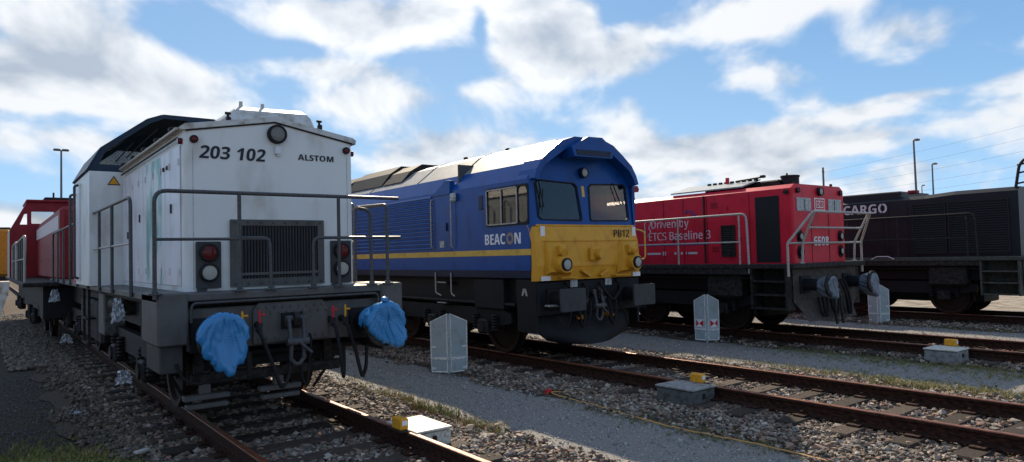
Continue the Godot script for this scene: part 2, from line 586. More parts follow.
func sheet(called: String, x0: float, x1: float, z0: float, z1: float, y: float, m: Material, wob := 0.0, step := 0.35) -> MeshInstance3D:
	var b := MB.new()
	var n := FastNoiseLite.new()
	n.seed = int(x0 * 31.0) + 5
	n.frequency = 0.6
	n.fractal_octaves = 4
	var z := z0
	while z > z1:
		var dz: float = step if z > -30.0 else 20.0
		var ze: float = max(z - dz, z1)
		var f := func(v: float, s: float) -> float: return n.get_noise_2d(v, s) * wob
		b.quad(Vector3(x0 + f.call(z, 0.0), y, z), Vector3(x0 + f.call(ze, 0.0), y, ze), Vector3(x1 + f.call(ze, 50.0), y, ze), Vector3(x1 + f.call(z, 50.0), y, z))
		z = ze
	var o := part(called, b, m, self)
	o.set_meta("kind", "structure")
	return o


func ground() -> void:
	var g := MB.new()
	g.quad(Vector3(-400, -0.25, 300), Vector3(-400, -0.25, -900), Vector3(900, -0.25, -900), Vector3(900, -0.25, 300))
	var o := part("ground", g, M.sandy, self)
	o.set_meta("kind", "structure")
	sheet("cinder_ground", -6.0, 1.1, 12.0, -120.0, -0.243, M.cinder, 0.3)
	var edges := [[0.75, 4.75], [6.45, 10.75], [12.9, 16.75], [18.6, 23.2]]
	for e in edges: sheet(numbered("ballast_bed"), e[0], e[1], 14.0, -160.0, -0.225, M.ballast_bed, 0.25)
	var paths := [[4.5, 6.7], [10.5, 13.1], [16.5, 18.8]]
	for e in paths: sheet(numbered("path"), e[0], e[1], 14.0, -160.0, -0.232, M.path, 0.1)


func rail_mesh(z0: float, z1: float, top: bool) -> MB:
	var b := MB.new()
	if top:
		b.prism(PackedVector2Array([Vector2(-0.033, -0.012), Vector2(0.033, -0.012), Vector2(0.030, -0.003), Vector2(0.022, 0.0), Vector2(-0.022, 0.0), Vector2(-0.030, -0.003)]), z0, z1)
	else:
		b.prism(PackedVector2Array([Vector2(-0.07, -0.165), Vector2(0.07, -0.165), Vector2(0.07, -0.153), Vector2(0.012, -0.135), Vector2(0.010, -0.055), Vector2(0.034, -0.04), Vector2(0.034, -0.0125), Vector2(-0.034, -0.0125), Vector2(-0.034, -0.04), Vector2(-0.010, -0.055), Vector2(-0.012, -0.135), Vector2(-0.07, -0.153)]), z0, z1)
	return b


func tracks() -> void:
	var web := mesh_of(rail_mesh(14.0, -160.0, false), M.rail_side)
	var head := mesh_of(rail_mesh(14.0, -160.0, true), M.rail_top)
	var sl := []
	for k in 4:
		var b := MB.new()
		var m: StandardMaterial3D = M.sleeper_wood.duplicate()
		m.albedo_color = m.albedo_color * [0.8, 1.0, 1.12, 0.9][k]
		m.albedo_color.a = 1.0
		b.box(Vector3(0, -0.08, 0), Vector3(2.55 + 0.03 * k, 0.16, 0.25), 0.018)
		sl.append(mesh_of(b, m))
	var clip := MB.new()
	for s in [-1.0, 1.0]:
		clip.box(Vector3(s * 0.115, 0.012, 0), Vector3(0.13, 0.024, 0.15), 0.006)
		clip.cyl(Vector3(s * 0.1, 0.02, 0), Vector3(s * 0.1, 0.06, 0), 0.017, 0.017, 6)
	var clip_mesh := mesh_of(clip, M.rail_side)
	rng.seed = 71
	for t in TRACKS.size():
		var n := Node3D.new()
		n.name = numbered("railway_track")
		n.set_meta("kind", "structure")
		add_child(n)
		n.position = Vector3(TRACKS[t], 0, 0)
		for s in [-1.0, 1.0]:
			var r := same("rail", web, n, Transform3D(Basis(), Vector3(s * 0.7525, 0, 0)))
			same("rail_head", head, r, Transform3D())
		var z := 3.0
		while z > -26.0:
			var sleeper := same("sleeper", sl[rng.randi() % 4], n, Transform3D(Basis(Vector3.UP, rng.randf_range(-0.02, 0.02)), Vector3(rng.randf_range(-0.04, 0.04), -0.166, z)))
			if z > -12.0:
				for s in [-1.0, 1.0]: same("rail_clip", clip_mesh, sleeper, Transform3D(Basis(), Vector3(s * 0.7525 - sleeper.position.x, 0.0, 0)))
			z -= 0.62 + rng.randf_range(-0.02, 0.02)


func stone_mesh(sd: int) -> ArrayMesh:
	var r := RandomNumberGenerator.new()
	r.seed = sd
	# a broken chip: a block with its corners knocked about
	var v := []
	for i in 8:
		var c := Vector3(1 if i & 1 else -1, 1 if i & 2 else -1, 1 if i & 4 else -1)
		v.append(Vector3(c.x * r.randf_range(0.35, 1.15), c.y * r.randf_range(0.35, 1.1), c.z * r.randf_range(0.35, 1.15)))
	var f := [0, 2, 3, 1, 4, 5, 7, 6, 0, 1, 5, 4, 2, 6, 7, 3, 0, 4, 6, 2, 1, 3, 7, 5]
	var b := MB.new()
	for i in range(0, 24, 4):
		var m: Vector3 = (v[f[i]] + v[f[i + 1]] + v[f[i + 2]] + v[f[i + 3]]) * 0.25 * r.randf_range(1.0, 1.25)
		for k in 4: b.tri(m, v[f[i + k]], v[f[i + (k + 1) % 4]])
	return mesh_of(b, M.stone)


func scatter(called: String, label: String, mesh: Mesh, places: Array, colors: PackedColorArray) -> MultiMeshInstance3D:
	var mm := MultiMesh.new()
	mm.transform_format = MultiMesh.TRANSFORM_3D
	mm.use_colors = true
	mm.mesh = mesh
	mm.instance_count = places.size()
	for i in places.size():
		mm.set_instance_transform(i, places[i])
		mm.set_instance_color(i, colors[i])
	var o := MultiMeshInstance3D.new()
	o.name = numbered(called)
	o.multimesh = mm
	add_child(o)
	tag(o, label, "", "", "stuff")
	return o


const STONES := [Color(0.185, 0.15, 0.115), Color(0.115, 0.088, 0.068), Color(0.26, 0.205, 0.155), Color(0.31, 0.26, 0.21), Color(0.17, 0.115, 0.085), Color(0.23, 0.145, 0.105), Color(0.08, 0.066, 0.055), Color(0.37, 0.32, 0.265), Color(0.14, 0.128, 0.115), Color(0.135, 0.09, 0.062)]


func ballast() -> void:
	# x0, x1 of the bed; z range; stones per square metre; which track
	var zones := [[0.75, 4.9, -2.2, -17.0, 950, 0], [6.25, 10.85, -1.8, -14.0, 900, 1], [12.75, 17.0, -2.5, -13.0, 560, 2], [18.4, 23.0, -3.0, -13.0, 220, 3]]
	var labels := ["brown and grey ballast stones round the track in front of the white locomotive", "pale ballast stones round the track in front of the blue locomotive", "ballast stones round the track of the bright red locomotive", "ballast stones round the track of the black locomotive"]
	var edge := FastNoiseLite.new()
	edge.seed = 88
	edge.frequency = 0.7
	edge.fractal_octaves = 3
	for zi in zones.size():
		var a: Array = zones[zi]
		rng.seed = 500 + zi
		var count := int((a[1] - a[0]) * (a[2] - a[3]) * a[4])
		var places := []
		var cols := PackedColorArray()
		var cx: float = TRACKS[a[5]]
		for i in count:
			var x := rng.randf_range(a[0], a[1])
			var z := rng.randf_range(a[3], a[2])
			var de: float = min(x - a[0], a[1] - x)
			var keep: float = smoothstep(0.0, 0.7, de + edge.get_noise_2d(x, z) * 0.55)
			if rng.randf() > keep: continue
			var rx: float = abs(abs(x - cx) - 0.7525)
			if rx < 0.055: continue
			var soil: float = smoothstep(1.9, 0.9, x) if zi == 0 else 0.0
			var r: float = (0.010 + 0.019 * rng.randf() * rng.randf() + 0.006 * rng.randf()) * (1.0 if rng.randf() < 0.9 else 1.4)
			var sl: float = 0.0
			var b := Basis.from_euler(Vector3(rng.randf() * TAU, rng.randf() * TAU, rng.randf() * TAU)).scaled(Vector3(r * rng.randf_range(0.8, 1.35), r * rng.randf_range(0.6, 0.9), r * rng.randf_range(0.8, 1.3)))
			places.append(Transform3D(b, Vector3(x, -0.222 + r * rng.randf_range(0.1, 0.9) + rng.randf() * rng.randf() * 0.035, z)))
			var c: Color = STONES[rng.randi() % STONES.size()]
			var rusty: float = exp(-rx * rx * 14.0) * 0.7
			c = c.lerp(Color(0.12, 0.062, 0.04), rusty * rng.randf_range(0.3, 1.0))
			c = c.lerp(Color(0.075, 0.062, 0.048), soil * 0.75)
			var k := rng.randf_range(0.75, 1.25)
			cols.append(Color(c.r * k, c.g * k, c.b * k))
		scatter("ballast_stones", labels[zi], stone_mesh(7 + zi), places, cols)
	if true:
		rng.seed = 633
		var far_pl := []
		var far_cs := PackedColorArray()
		for i in 16000:
			var r := rng.randf_range(0.02, 0.045)
			var b := Basis.from_euler(Vector3(rng.randf() * TAU, rng.randf() * TAU, rng.randf() * TAU)).scaled(Vector3(r, r * 0.7, r))
			far_pl.append(Transform3D(b, Vector3(rng.randf_range(0.4, 3.4), -0.222 + r * 0.5, rng.randf_range(-36.0, -16.8))))
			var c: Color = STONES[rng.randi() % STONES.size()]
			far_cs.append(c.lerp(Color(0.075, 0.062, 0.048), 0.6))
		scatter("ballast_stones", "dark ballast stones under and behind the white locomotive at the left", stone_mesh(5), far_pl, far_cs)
	# fine grit and strays on the paths
	rng.seed = 640
	var pl := []
	var cs := PackedColorArray()
	for i in 22000:
		var p: Array = [[4.7, 6.5], [4.7, 6.5], [10.9, 12.6], [-1.6, 0.8], [-1.6, 0.8], [16.6, 18.6]][rng.randi() % 6]
		var r := rng.randf_range(0.003, 0.011) * (1.0 if rng.randf() < 0.94 else 1.8)
		var b := Basis.from_euler(Vector3(rng.randf() * TAU, rng.randf() * TAU, 0)).scaled(Vector3.ONE * r)
		pl.append(Transform3D(b, Vector3(rng.randf_range(p[0], p[1]), -0.231 + r * 0.4, rng.randf_range(-16.0, -2.5))))
		var k := rng.randf_range(0.16, 0.42) * (0.35 if p[0] < 0.0 else 1.0)
		cs.append(Color(k, k * 0.96, k * 0.92))
	scatter("grit", "fine grit and stray stones lying on the paths", stone_mesh(3), pl, cs)


func tuft_mesh(sd: int, blades: int, lean: float) -> ArrayMesh:
	var r := RandomNumberGenerator.new()
	r.seed = sd
	var b := MB.new()
	for i in blades:
		var a := r.randf() * TAU
		var d := Vector3(cos(a), 0, sin(a))
		var s := d.cross(Vector3.UP) * 0.03
		var p := d * r.randf_range(0.0, 0.35)
		var hh := r.randf_range(0.45, 1.0)
		var q := p + d * lean * hh * 0.4 + Vector3(0, hh * 0.6, 0)
		var e := p + d * lean * hh + Vector3(0, hh, 0)
		b.quad(p - s, q - s * 0.8, q + s * 0.8, p + s)
		b.tri(q - s * 0.8, e, q + s * 0.8)
	return mesh_of(b, M.blade)


func weeds() -> void:
	# centre x, z, spread x, z, count, height, colours
	var green := [Color(0.10, 0.12, 0.025), Color(0.15, 0.15, 0.035), Color(0.21, 0.19, 0.06)]
	var fresh := [Color(0.17, 0.21, 0.04), Color(0.22, 0.24, 0.05), Color(0.27, 0.25, 0.08)]
	var dry := [Color(0.28, 0.22, 0.08), Color(0.33, 0.27, 0.12), Color(0.2, 0.17, 0.05)]
	var red := [Color(0.22, 0.07, 0.045), Color(0.26, 0.12, 0.08), Color(0.17, 0.10, 0.05)]
	var sets := [
		["grass", "dry grass and low weeds along the far rail of the blue locomotive's track", [[10.75, -2.8, 0.2, 2.2, 1700, 0.06, dry], [10.85, -3.4, 0.25, 2.2, 1200, 0.055, green], [10.8, -6.6, 0.25, 1.3, 120, 0.05, dry]]],
		["grass", "green and reddish weeds between the first track and the path", [[4.68, -6.75, 0.08, 0.18, 45, 0.09, dry], [4.7, -7.9, 0.08, 0.3, 40, 0.11, green], [4.72, -8.7, 0.08, 0.3, 30, 0.10, dry], [4.75, -9.6, 0.15, 0.7, 90, 0.07, dry], [4.6, -6.0, 0.16, 1.4, 420, 0.04, red], [4.6, -8.3, 0.13, 1.0, 260, 0.045, red], [4.75, -7.3, 0.1, 2.0, 150, 0.04, green]]],
		["grass", "moss and thin grass at the lower left corner", [[0.3, -8.5, 0.35, 0.5, 2600, 0.04, fresh], [0.9, -8.0, 0.25, 0.4, 900, 0.04, fresh], [0.5, -8.4, 0.45, 0.4, 500, 0.06, dry], [1.0, -9.6, 0.4, 1.2, 500, 0.03, green]]],
		["grass", "sparse weeds beside the cord and the blue locomotive's track", [[6.35, -5.3, 0.18, 0.9, 260, 0.04, green], [6.5, -4.0, 0.2, 0.7, 200, 0.04, dry], [6.5, -6.6, 0.16, 0.7, 100, 0.045, dry]]],
		["grass", "low green weeds in front of the bright red locomotive's track", [[12.75, -5.2, 0.35, 1.3, 700, 0.045, green], [12.7, -3.6, 0.4, 0.9, 350, 0.05, dry], [12.7, -7.2, 0.35, 1.2, 250, 0.04, green], [18.9, -6.5, 0.4, 1.6, 250, 0.05, green]]]]
	var i := 0
	for s in sets:
		rng.seed = 900 + i
		var pl := []
		var cs := PackedColorArray()
		for g in s[2]:
			for k in g[4]:
				var x: float = g[0] + rng.randfn() * g[2]
				var z: float = g[1] + rng.randfn() * g[3]
				var hh: float = g[5] * rng.randf_range(0.5, 1.5)
				var b := Basis(Vector3.UP, rng.randf() * TAU).scaled(Vector3(hh * 1.3, hh, hh * 1.3))
				pl.append(Transform3D(b, Vector3(x, -0.225, z)))
				var c: Color = g[6][rng.randi() % 3]
				var v := rng.randf_range(0.7, 1.2)
				cs.append(Color(c.r * v, c.g * v, c.b * v))
		scatter(s[0], s[1], tuft_mesh(60 + i, 9, 0.6), pl, cs)
		i += 1


# ------------------------------------------------------------------ pieces that locomotives share
func wheelset(parent: Node3D, z: float, r: float) -> void:
	part("axle", MB.new().cyl(Vector3(-0.72, r, z), Vector3(0.72, r, z), 0.085), M.wheel_steel, parent)
	for s in [-1.0, 1.0]:
		var xf := Transform3D(Basis(Vector3.UP, s * PI / 2), Vector3(s * 0.7525, r, z))
		var w := part("wheel", MB.new().lathe([Vector2(0.0, 0.05), Vector2(0.13, 0.06), Vector2(0.15, 0.03), Vector2(r * 0.8, 0.01), Vector2(r * 0.84, 0.06), Vector2(r - 0.005, 0.065), Vector2(r, -0.035), Vector2(r + 0.028, -0.045), Vector2(r + 0.028, -0.068), Vector2(r * 0.84, -0.07), Vector2(r * 0.8, -0.03), Vector2(0.0, -0.05)], xf, 28), M.wheel_steel, parent)
		part("hub", MB.new().cyl(xf * Vector3(0, 0, 0.05), xf * Vector3(0, 0, 0.12), 0.11), M.frame_dark, w)


func bogie(parent: Node3D, zs: Array, r: float, half: float) -> void:
	for z in zs: wheelset(parent, z, r)
	var z0: float = zs.max() + 0.75
	var z1: float = zs.min() - 0.75
	for s in [-1.0, 1.0]:
		var x: float = s * (half - 0.14)
		var fr := MB.new()
		var low := PackedVector2Array([Vector2(z0, 0.78), Vector2(z0, 0.62), Vector2(z0 - 0.35, 0.55), Vector2(z1 + 0.35, 0.55), Vector2(z1, 0.62), Vector2(z1, 0.78), Vector2(z1 + 0.3, 0.86), Vector2(z0 - 0.3, 0.86)])
		fr.prism(low, -0.05, 0.05, Transform3D(Basis(Vector3(0, 0, 1), Vector3.UP, Vector3(-1, 0, 0)), Vector3(x, 0, 0)))
		var frame := part("bogie_frame", fr, M.black_metal, parent)
		for z in zs:
			part("axle_box", MB.new().box(Vector3(x + s * 0.07, r, z), Vector3(0.2, 0.26, 0.3), 0.03).cyl(Vector3(x + s * 0.16, r, z), Vector3(x + s * 0.2, r, z), 0.1), M.frame_dark, frame)
			for dz in [-0.3, 0.3]:
				var sp := MB.new()
				for k in 6: sp.lathe([Vector2(0.05, 0.0), Vector2(0.075, 0.022), Vector2(0.05, 0.044)], Transform3D(Basis(Vector3.RIGHT, -PI / 2), Vector3(x + s * 0.08, 0.46 + k * 0.05, z + dz)), 10)
				part("spring", sp, M.frame_dark, frame)
			part("brake_block", MB.new().box(Vector3(s * 0.75, r, z + r + 0.05), Vector3(0.09, 0.34, 0.07), 0.015).box(Vector3(s * 0.75, r + 0.2, z + r + 0.1), Vector3(0.05, 0.4, 0.05)), M.wheel_steel, frame)


func hose(parent: Node3D, a: Vector3, drop: float, out: float, side: float, m: Material = null, r := 0.022) -> void:
	var pts := [a, a + Vector3(0, -0.03, out * 0.6), a + Vector3(side * 0.3, -drop * 0.5, out), a + Vector3(side * 0.7, -drop, out * 0.9), a + Vector3(side, -drop * 0.85, out * 0.5), a + Vector3(side * 1.15, -drop * 0.45, out * 0.2)]
	var cv := Curve3D.new()
	for p in pts: cv.add_point(p)
	for i in range(1, pts.size() - 1):
		var t: Vector3 = (pts[i + 1] - pts[i - 1]) * 0.2
		cv.set_point_in(i, -t)
		cv.set_point_out(i, t)
	var q := []
	for i in 25: q.append(cv.sample_baked(cv.get_baked_length() * i / 24.0, true))
	part("brake_hose", MB.new().tube(q, r, 8), m if m else M.rubber, parent)


func lamp_round(called: String, parent: Node3D, c: Vector3, r: float, ring: Material, lens: Material, depth := 0.05) -> void:
	var xf := Transform3D(Basis(), c)
	var o := part(called, MB.new().lathe([Vector2(r * 1.02, 0.0), Vector2(r * 1.28, 0.0), Vector2(r * 1.28, depth * 0.8), Vector2(r * 1.18, depth), Vector2(r, depth), Vector2(r * 0.98, 0.01)], xf, 22), ring, parent)
	part("lens", MB.new().lathe([Vector2(0.0, depth * 1.02), Vector2(r * 0.5, depth * 0.97), Vector2(r * 0.8, depth * 0.9), Vector2(r * 0.99, depth * 0.82)], xf, 20), lens, o)


func louvre(called: String, parent: Node3D, x: float, y0: float, y1: float, z0: float, z1: float, s: float, m: Material, pitch := 0.055) -> void:
	# a grille on a side wall at x, facing the side s: frame, backing and slats
	var f := MB.new()
	f.bx(x, x + s * 0.035, y0, y0 + 0.03, z0, z1)
	f.bx(x, x + s * 0.035, y1 - 0.03, y1, z0, z1)
	f.bx(x, x + s * 0.0345, y0 + 0.03, y1 - 0.03, z0, z0 + 0.03)
	f.bx(x, x + s * 0.0345, y0 + 0.03, y1 - 0.03, z1 - 0.03, z1)
	var g := part(called, f, m, parent)
	part("backing", MB.new().bx(x + s * 0.001, x + s * 0.006, y0 + 0.03, y1 - 0.03, z0 + 0.03, z1 - 0.03), M.grille_black, g)
	var n := int((y1 - y0 - 0.06) / pitch)
	var slat := mesh_of(MB.new().box(Vector3.ZERO, Vector3(0.006, pitch * 0.8, abs(z1 - z0) - 0.062), 0.0, Basis(Vector3.BACK, s * 0.6)), m)
	for k in n: same("slat", slat, g, Transform3D(Basis(), Vector3(x + s * 0.018, y0 + 0.03 + pitch * (k + 0.5), (z0 + z1) * 0.5)))


func buffer_pair(parent: Node3D, y: float, z0: float, z1: float, half := 0.875, square := false) -> void:
	for s in [-1.0, 1.0]:
		var b := MB.new()
		b.box(Vector3(s * half, y, z0 + 0.02), Vector3(0.36, 0.36, 0.04), 0.01)
		b.cyl(Vector3(s * half, y, z0 + 0.04), Vector3(s * half, y, z0 + (z1 - z0) * 0.55), 0.13, 0.12, 18)
		b.cyl(Vector3(s * half, y, z0 + (z1 - z0) * 0.55), Vector3(s * half, y, z1 - 0.04), 0.09, 0.09, 18)
		var o := part("buffer", b, M.black_metal, parent)
		if square: part("buffer_head", MB.new().prism(rect(-0.275, -0.185, 0.275, 0.185, 0.03), -0.02, 0.02, Transform3D(Basis(), Vector3(s * half, y, z1 - 0.02))), M.dark_grey, o)
		else: part("buffer_head", MB.new().cyl(Vector3(s * half, y, z1 - 0.04), Vector3(s * half, y, z1), 0.24, 0.235, 24), M.frame_dark, o)


func hook(parent: Node3D, y: float, z: float) -> void:
	var h := MB.new()
	h.prism(PackedVector2Array([Vector2(-0.1, -0.03), Vector2(0.12, -0.05), Vector2(0.2, -0.02), Vector2(0.22, 0.06), Vector2(0.16, 0.12), Vector2(0.1, 0.1), Vector2(0.14, 0.05), Vector2(0.1, 0.015), Vector2(-0.1, 0.03)]), -0.03, 0.03, Transform3D(Basis(Vector3(0, 0, 1), Vector3.UP, Vector3(-1, 0, 0)), Vector3(0, y, z)))
	var o := part("coupling_hook", h, M.frame_dark, parent)
	var l := MB.new()
	for s in [-1.0, 1.0]: l.tube([Vector3(s * 0.075, y + 0.06, z + 0.13), Vector3(s * 0.08, y - 0.16, z + 0.19), Vector3(s * 0.06, y - 0.2, z + 0.19)], 0.026, 8)
	l.cyl(Vector3(-0.12, y - 0.2, z + 0.19), Vector3(0.12, y - 0.2, z + 0.19), 0.042)
	for s in [-1.0, 1.0]: l.tube([Vector3(s * 0.07, y - 0.2, z + 0.19), Vector3(s * 0.075, y - 0.38, z + 0.17), Vector3(s * 0.03, y - 0.44, z + 0.17), Vector3(0.0, y - 0.45, z + 0.17)], 0.025, 8)
	l.cyl(Vector3(0.0, y - 0.2, z + 0.22), Vector3(0.14, y - 0.33, z + 0.24), 0.018)
	part("screw_link", l, M.pipe_grey, o)
	part("hook_pin", MB.new().cyl(Vector3(-0.11, y + 0.05, z + 0.12), Vector3(0.11, y + 0.05, z + 0.12), 0.035), M.pipe_grey, o)


# plastic film pulled over a buffer head and tied: c is the middle of the head, r its radius, back how far the film
# reaches behind, knot the point (x, y) from which the folds run, sag and sagx where the film hangs down
func bag_mesh(c: Vector3, r: float, back: float, knot: Vector2, sag: float, sagx: float, sd: int) -> MB:
	var n := FastNoiseLite.new()
	n.seed = sd
	n.frequency = 1.0
	n.fractal_octaves = 2
	var prof := []
	for i in 15: prof.append(Vector2(r * i / 15.0, 0.0))
	for i in 9:
		var t := PI * 0.5 * i / 8.0
		prof.append(Vector2(r + 0.05 * sin(t), -0.05 * (1.0 - cos(t))))
	for i in range(1, 15):
		var t := i / 14.0
		prof.append(Vector2(lerp(r + 0.05, r * 0.62, t * t), -0.05 - back * t))
	for i in range(1, 6):
		var t := i / 5.0
		prof.append(Vector2(r * lerp(0.62, 0.85, t), -0.05 - back - 0.08 * t))
	var m := 150
	var rings := []
	for i in prof.size():
		var p: Vector2 = prof[i]
		var ring := []
		for k in m:
			var a := TAU * k / m
			var x := cos(a) * p.x
			var y := sin(a) * p.x
			# folds fan out from the knot
			var th := atan2(x - knot.x, knot.y - y)
			var far := Vector2(x - knot.x, y - knot.y).length()
			var f: float = 1.0 - abs(n.get_noise_2d(th * 5.0, 3.0 + far * 0.8)) * 4.0
			var g: float = 1.0 - abs(n.get_noise_2d(th * 19.0, 9.0 + far * 1.5)) * 4.0
			var amp: float = 0.010 * smoothstep(0.02, 0.18, far)
			var d := f * amp + g * amp * 0.1 + n.get_noise_2d(x * 9.0, y * 5.0 + 40.0) * 0.008
			var out := Vector3(cos(a), sin(a), 0) if p.x > r * 0.98 else Vector3(0, 0, 1)
			var q := Vector3(x, y, p.y) + out * d
			var dn: float = smoothstep(0.05, 1.0, -y / (r + 0.05))
			var mid: float = exp(-pow((x - sagx * 0.6) / (r * 0.75), 2.0))
			q.y -= sag * dn * (0.35 + 0.65 * mid) * (1.0 + 0.6 * n.get_noise_2d(x * 14.0, 70.0))
			q.x += sagx * dn * 0.5
			q.z += 0.05 * dn * mid
			ring.append(c + q)
		rings.append(ring)
	var b := MB.new()
	b.loft(rings, true, true, false)
	return b


# a scrap of film: a small sheet, creased and hanging
func rag_mesh(c: Vector3, size: Vector2, sd: int, flat := false) -> MB:
	var n := FastNoiseLite.new()
	n.seed = sd
	n.frequency = 1.0
	var rows := []
	for j in 17:
		var row := []
		for i in 15:
			var u := i / 14.0 - 0.5
			var v := j / 16.0
			var w: float = 0.5 + 0.5 * v + n.get_noise_2d(v * 3.0, 5.0) * 0.5
			var fold: float = (0.5 - abs(n.get_noise_2d(u * 6.0, v * 1.2 + 3.0)) * 2.0) * 0.28
			var p := Vector3(u * w * size.x, -v * size.y + n.get_noise_2d(u * 4.0, v * 4.0 + 20.0) * size.y * 0.25, fold * size.x + n.get_noise_2d(u * 5.0 + 30.0, v * 5.0) * size.x * 0.35)
			if flat: p = Vector3(p.x, abs(p.z) * 0.5, p.y + size.y * 0.5)
			row.append(c + p)
		rows.append(row)
	var b := MB.new()
	b.loft(rows, false, true, false)
	return b


# ------------------------------------------------------------------ white locomotive 203 102
func white_locomotive() -> void:
	var o := thing("diesel_locomotive", "white diesel locomotive numbered 203 102 with dark grey railings", "locomotive", Vector3(2.74, 0, -7.6))
	# hood with rounded front corners
	var rings := []
	for q in [[0.085, -0.55], [0.045, -0.557], [0.015, -0.575], [0.0, -0.61], [0.0, -4.72]]:
		var hw: float = 0.99 - q[0]
		rings.append([Vector3(-hw, 1.5, q[1]), Vector3(hw, 1.5, q[1]), Vector3(hw, 3.29 + q[0] * 0.15, q[1]), Vector3(0, 3.465, q[1]), Vector3(-hw, 3.29 + q[0] * 0.15, q[1])])
	var hood := part("hood", MB.new().loft(rings), M.white_paint, o)
	# lid of the hood
	var lid := MB.new()
	lid.prism(PackedVector2Array([Vector2(-1.02, 3.285), Vector2(-0.99, 3.285), Vector2(0, 3.466), Vector2(0.99, 3.285), Vector2(1.02, 3.285), Vector2(1.03, 3.32), Vector2(0.985, 3.352), Vector2(0, 3.522), Vector2(-0.985, 3.352), Vector2(-1.03, 3.32)]), -4.7, -0.528)
	part("hood_roof", lid, M.roof_white, o)
	part("roof_seam", MB.new().tube([Vector3(-0.98, 3.276, -0.541), Vector3(0, 3.455, -0.541), Vector3(0.98, 3.276, -0.541)], 0.008, 6), M.rubber, hood)
	# hump on the roof
	var hump := []
	for q in [[-0.72, 0.0], [-0.8, 0.16], [-0.95, 0.23], [-2.9, 0.24], [-3.1, 0.0]]:
		var yy: float = q[1]
		hump.append([Vector3(-0.56, 3.42, q[0]), Vector3(-0.56 + yy * 1.1, 3.46 + yy, q[0]), Vector3(0.50 - yy * 0.1, 3.49 + yy * 0.98, q[0]), Vector3(0.56 - yy * 0.1, 3.46 + yy * 0.85, q[0]), Vector3(0.64, 3.40, q[0])])
	part("roof_hump", MB.new().loft(hump), M.roof_white, o)
	for p in [[-0.26, -0.98], [-0.0, -0.98]]: part("roof_peg", MB.new().cyl(Vector3(p[0], 3.66, p[1]), Vector3(p[0], 3.76, p[1]), 0.026, 0.02), M.roof_white, o)
	for p in [[-0.52, -0.56, 3.42], [0.58, -0.6, 3.44]]: part("roof_bracket", MB.new().box(Vector3(p[0], p[2] + 0.02, p[1]), Vector3(0.05, 0.07, 0.06), 0.01).cyl(Vector3(p[0], p[2], p[1] - 0.02), Vector3(p[0], p[2] + 0.1, p[1] - 0.02), 0.014).cyl(Vector3(p[0] - 0.03, p[2] + 0.1, p[1] - 0.02), Vector3(p[0] + 0.03, p[2] + 0.1, p[1] - 0.02), 0.016), M.frame_dark, o)
	# gutter pipes along both roof edges
	for s in [-1.0, 1.0]:
		part("gutter_pipe", MB.new().tube([Vector3(s * 1.05, 3.30, -0.62), Vector3(s * 1.05, 3.30, -4.6)], 0.018), M.pipe_light, o)
		part("gutter_pipe", MB.new().tube([Vector3(s * 1.03, 3.21, -0.7), Vector3(s * 1.03, 3.21, -4.6)], 0.012), M.frame_dark, o)
		for k in 5: part("roof_latch", MB.new().box(Vector3(s * 1.03, 3.35, -1.0 - k * 0.85), Vector3(0.06, 0.05, 0.1), 0.01), M.frame_dark, o)
	# side doors
	var zs := [-0.72, -1.22, -1.72, -2.2, -2.72, -3.24, -3.74, -4.22, -4.68]
	for s in [-1.0, 1.0]:
		for k in 8:
			var d := MB.new().bx(s * 0.9905, s * 1.004, 1.56, 3.14, zs[k] - 0.006, zs[k + 1] + 0.006, 0.005)
			var door := part("hood_door", d, M.graffiti_green if ((k == 2 or k == 3) and s < 0) else M.white_door, o)
			if (k == 2 or k == 3) and s < 0: door.set_meta("label", "hood door with a smear of faded green paint")
			if k % 2 == 0: part("handle", MB.new().box(Vector3(s * 1.013, 2.45 - 0.1 * (k % 4), zs[k + 1] + 0.07), Vector3(0.02, 0.11, 0.025), 0.005), M.dark_grey, door)
			for y in [1.72, 2.95]: part("hinge", MB.new().cyl(Vector3(s * 1.01, y - 0.04, zs[k] - 0.03), Vector3(s * 1.01, y + 0.04, zs[k] - 0.03), 0.011, 0.011, 6), M.white_door, door)
		for z in [-1.35, -1.55]: part("vent_bolt", MB.new().box(Vector3(s * 1.01, 2.95, z), Vector3(0.03, 0.05, 0.04), 0.008), M.dark_grey, o)
	# front grille
	var mesh_bolt := mesh_of(MB.new().cyl(Vector3.ZERO, Vector3(0, 0, 0.012), 0.011, 0.011, 6), M.dark_grey)
	var gf := MB.new()
	gf.prism(rect(-0.52, 1.53, 0.58, 2.3, 0.01), -0.55, -0.515, Transform3D(), [rect(-0.44, 1.62, 0.50, 2.23)])
	var gr := part("front_grille", gf, M.frame_grey, o)
	part("backing", MB.new().bx(-0.45, 0.51, 1.61, 2.24, -0.549, -0.546), M.grille_black, gr)
	var slat := mesh_of(MB.new().box(Vector3.ZERO, Vector3(0.014, 0.61, 0.02), 0.0, Basis(Vector3.UP, 0.5)), M.dark_grey)
	for k in 27: same("slat", slat, gr, Transform3D(Basis(), Vector3(-0.425 + k * 0.0347, 1.925, -0.531)))
	part("crossbar", MB.new().bx(-0.44, 0.5, 1.66, 1.69, -0.518, -0.51), M.frame_grey, gr)
	for y in [1.565, 2.265]:
		for k in 8: same("frame_bolt", mesh_bolt, gr, Transform3D(Basis(), Vector3(-0.47 + k * 0.143, y, -0.515)))
	for y in [2.62]: part("front_seam", MB.new().bx(-0.9, 0.9, y, y + 0.006, -0.5495, -0.5475), M.shutter_grey, hood)
	for x in [-0.905, 0.905]: part("front_seam", MB.new().bx(x - 0.003, x + 0.003, 1.52, 3.1, -0.5495, -0.5475), M.shutter_grey, hood)
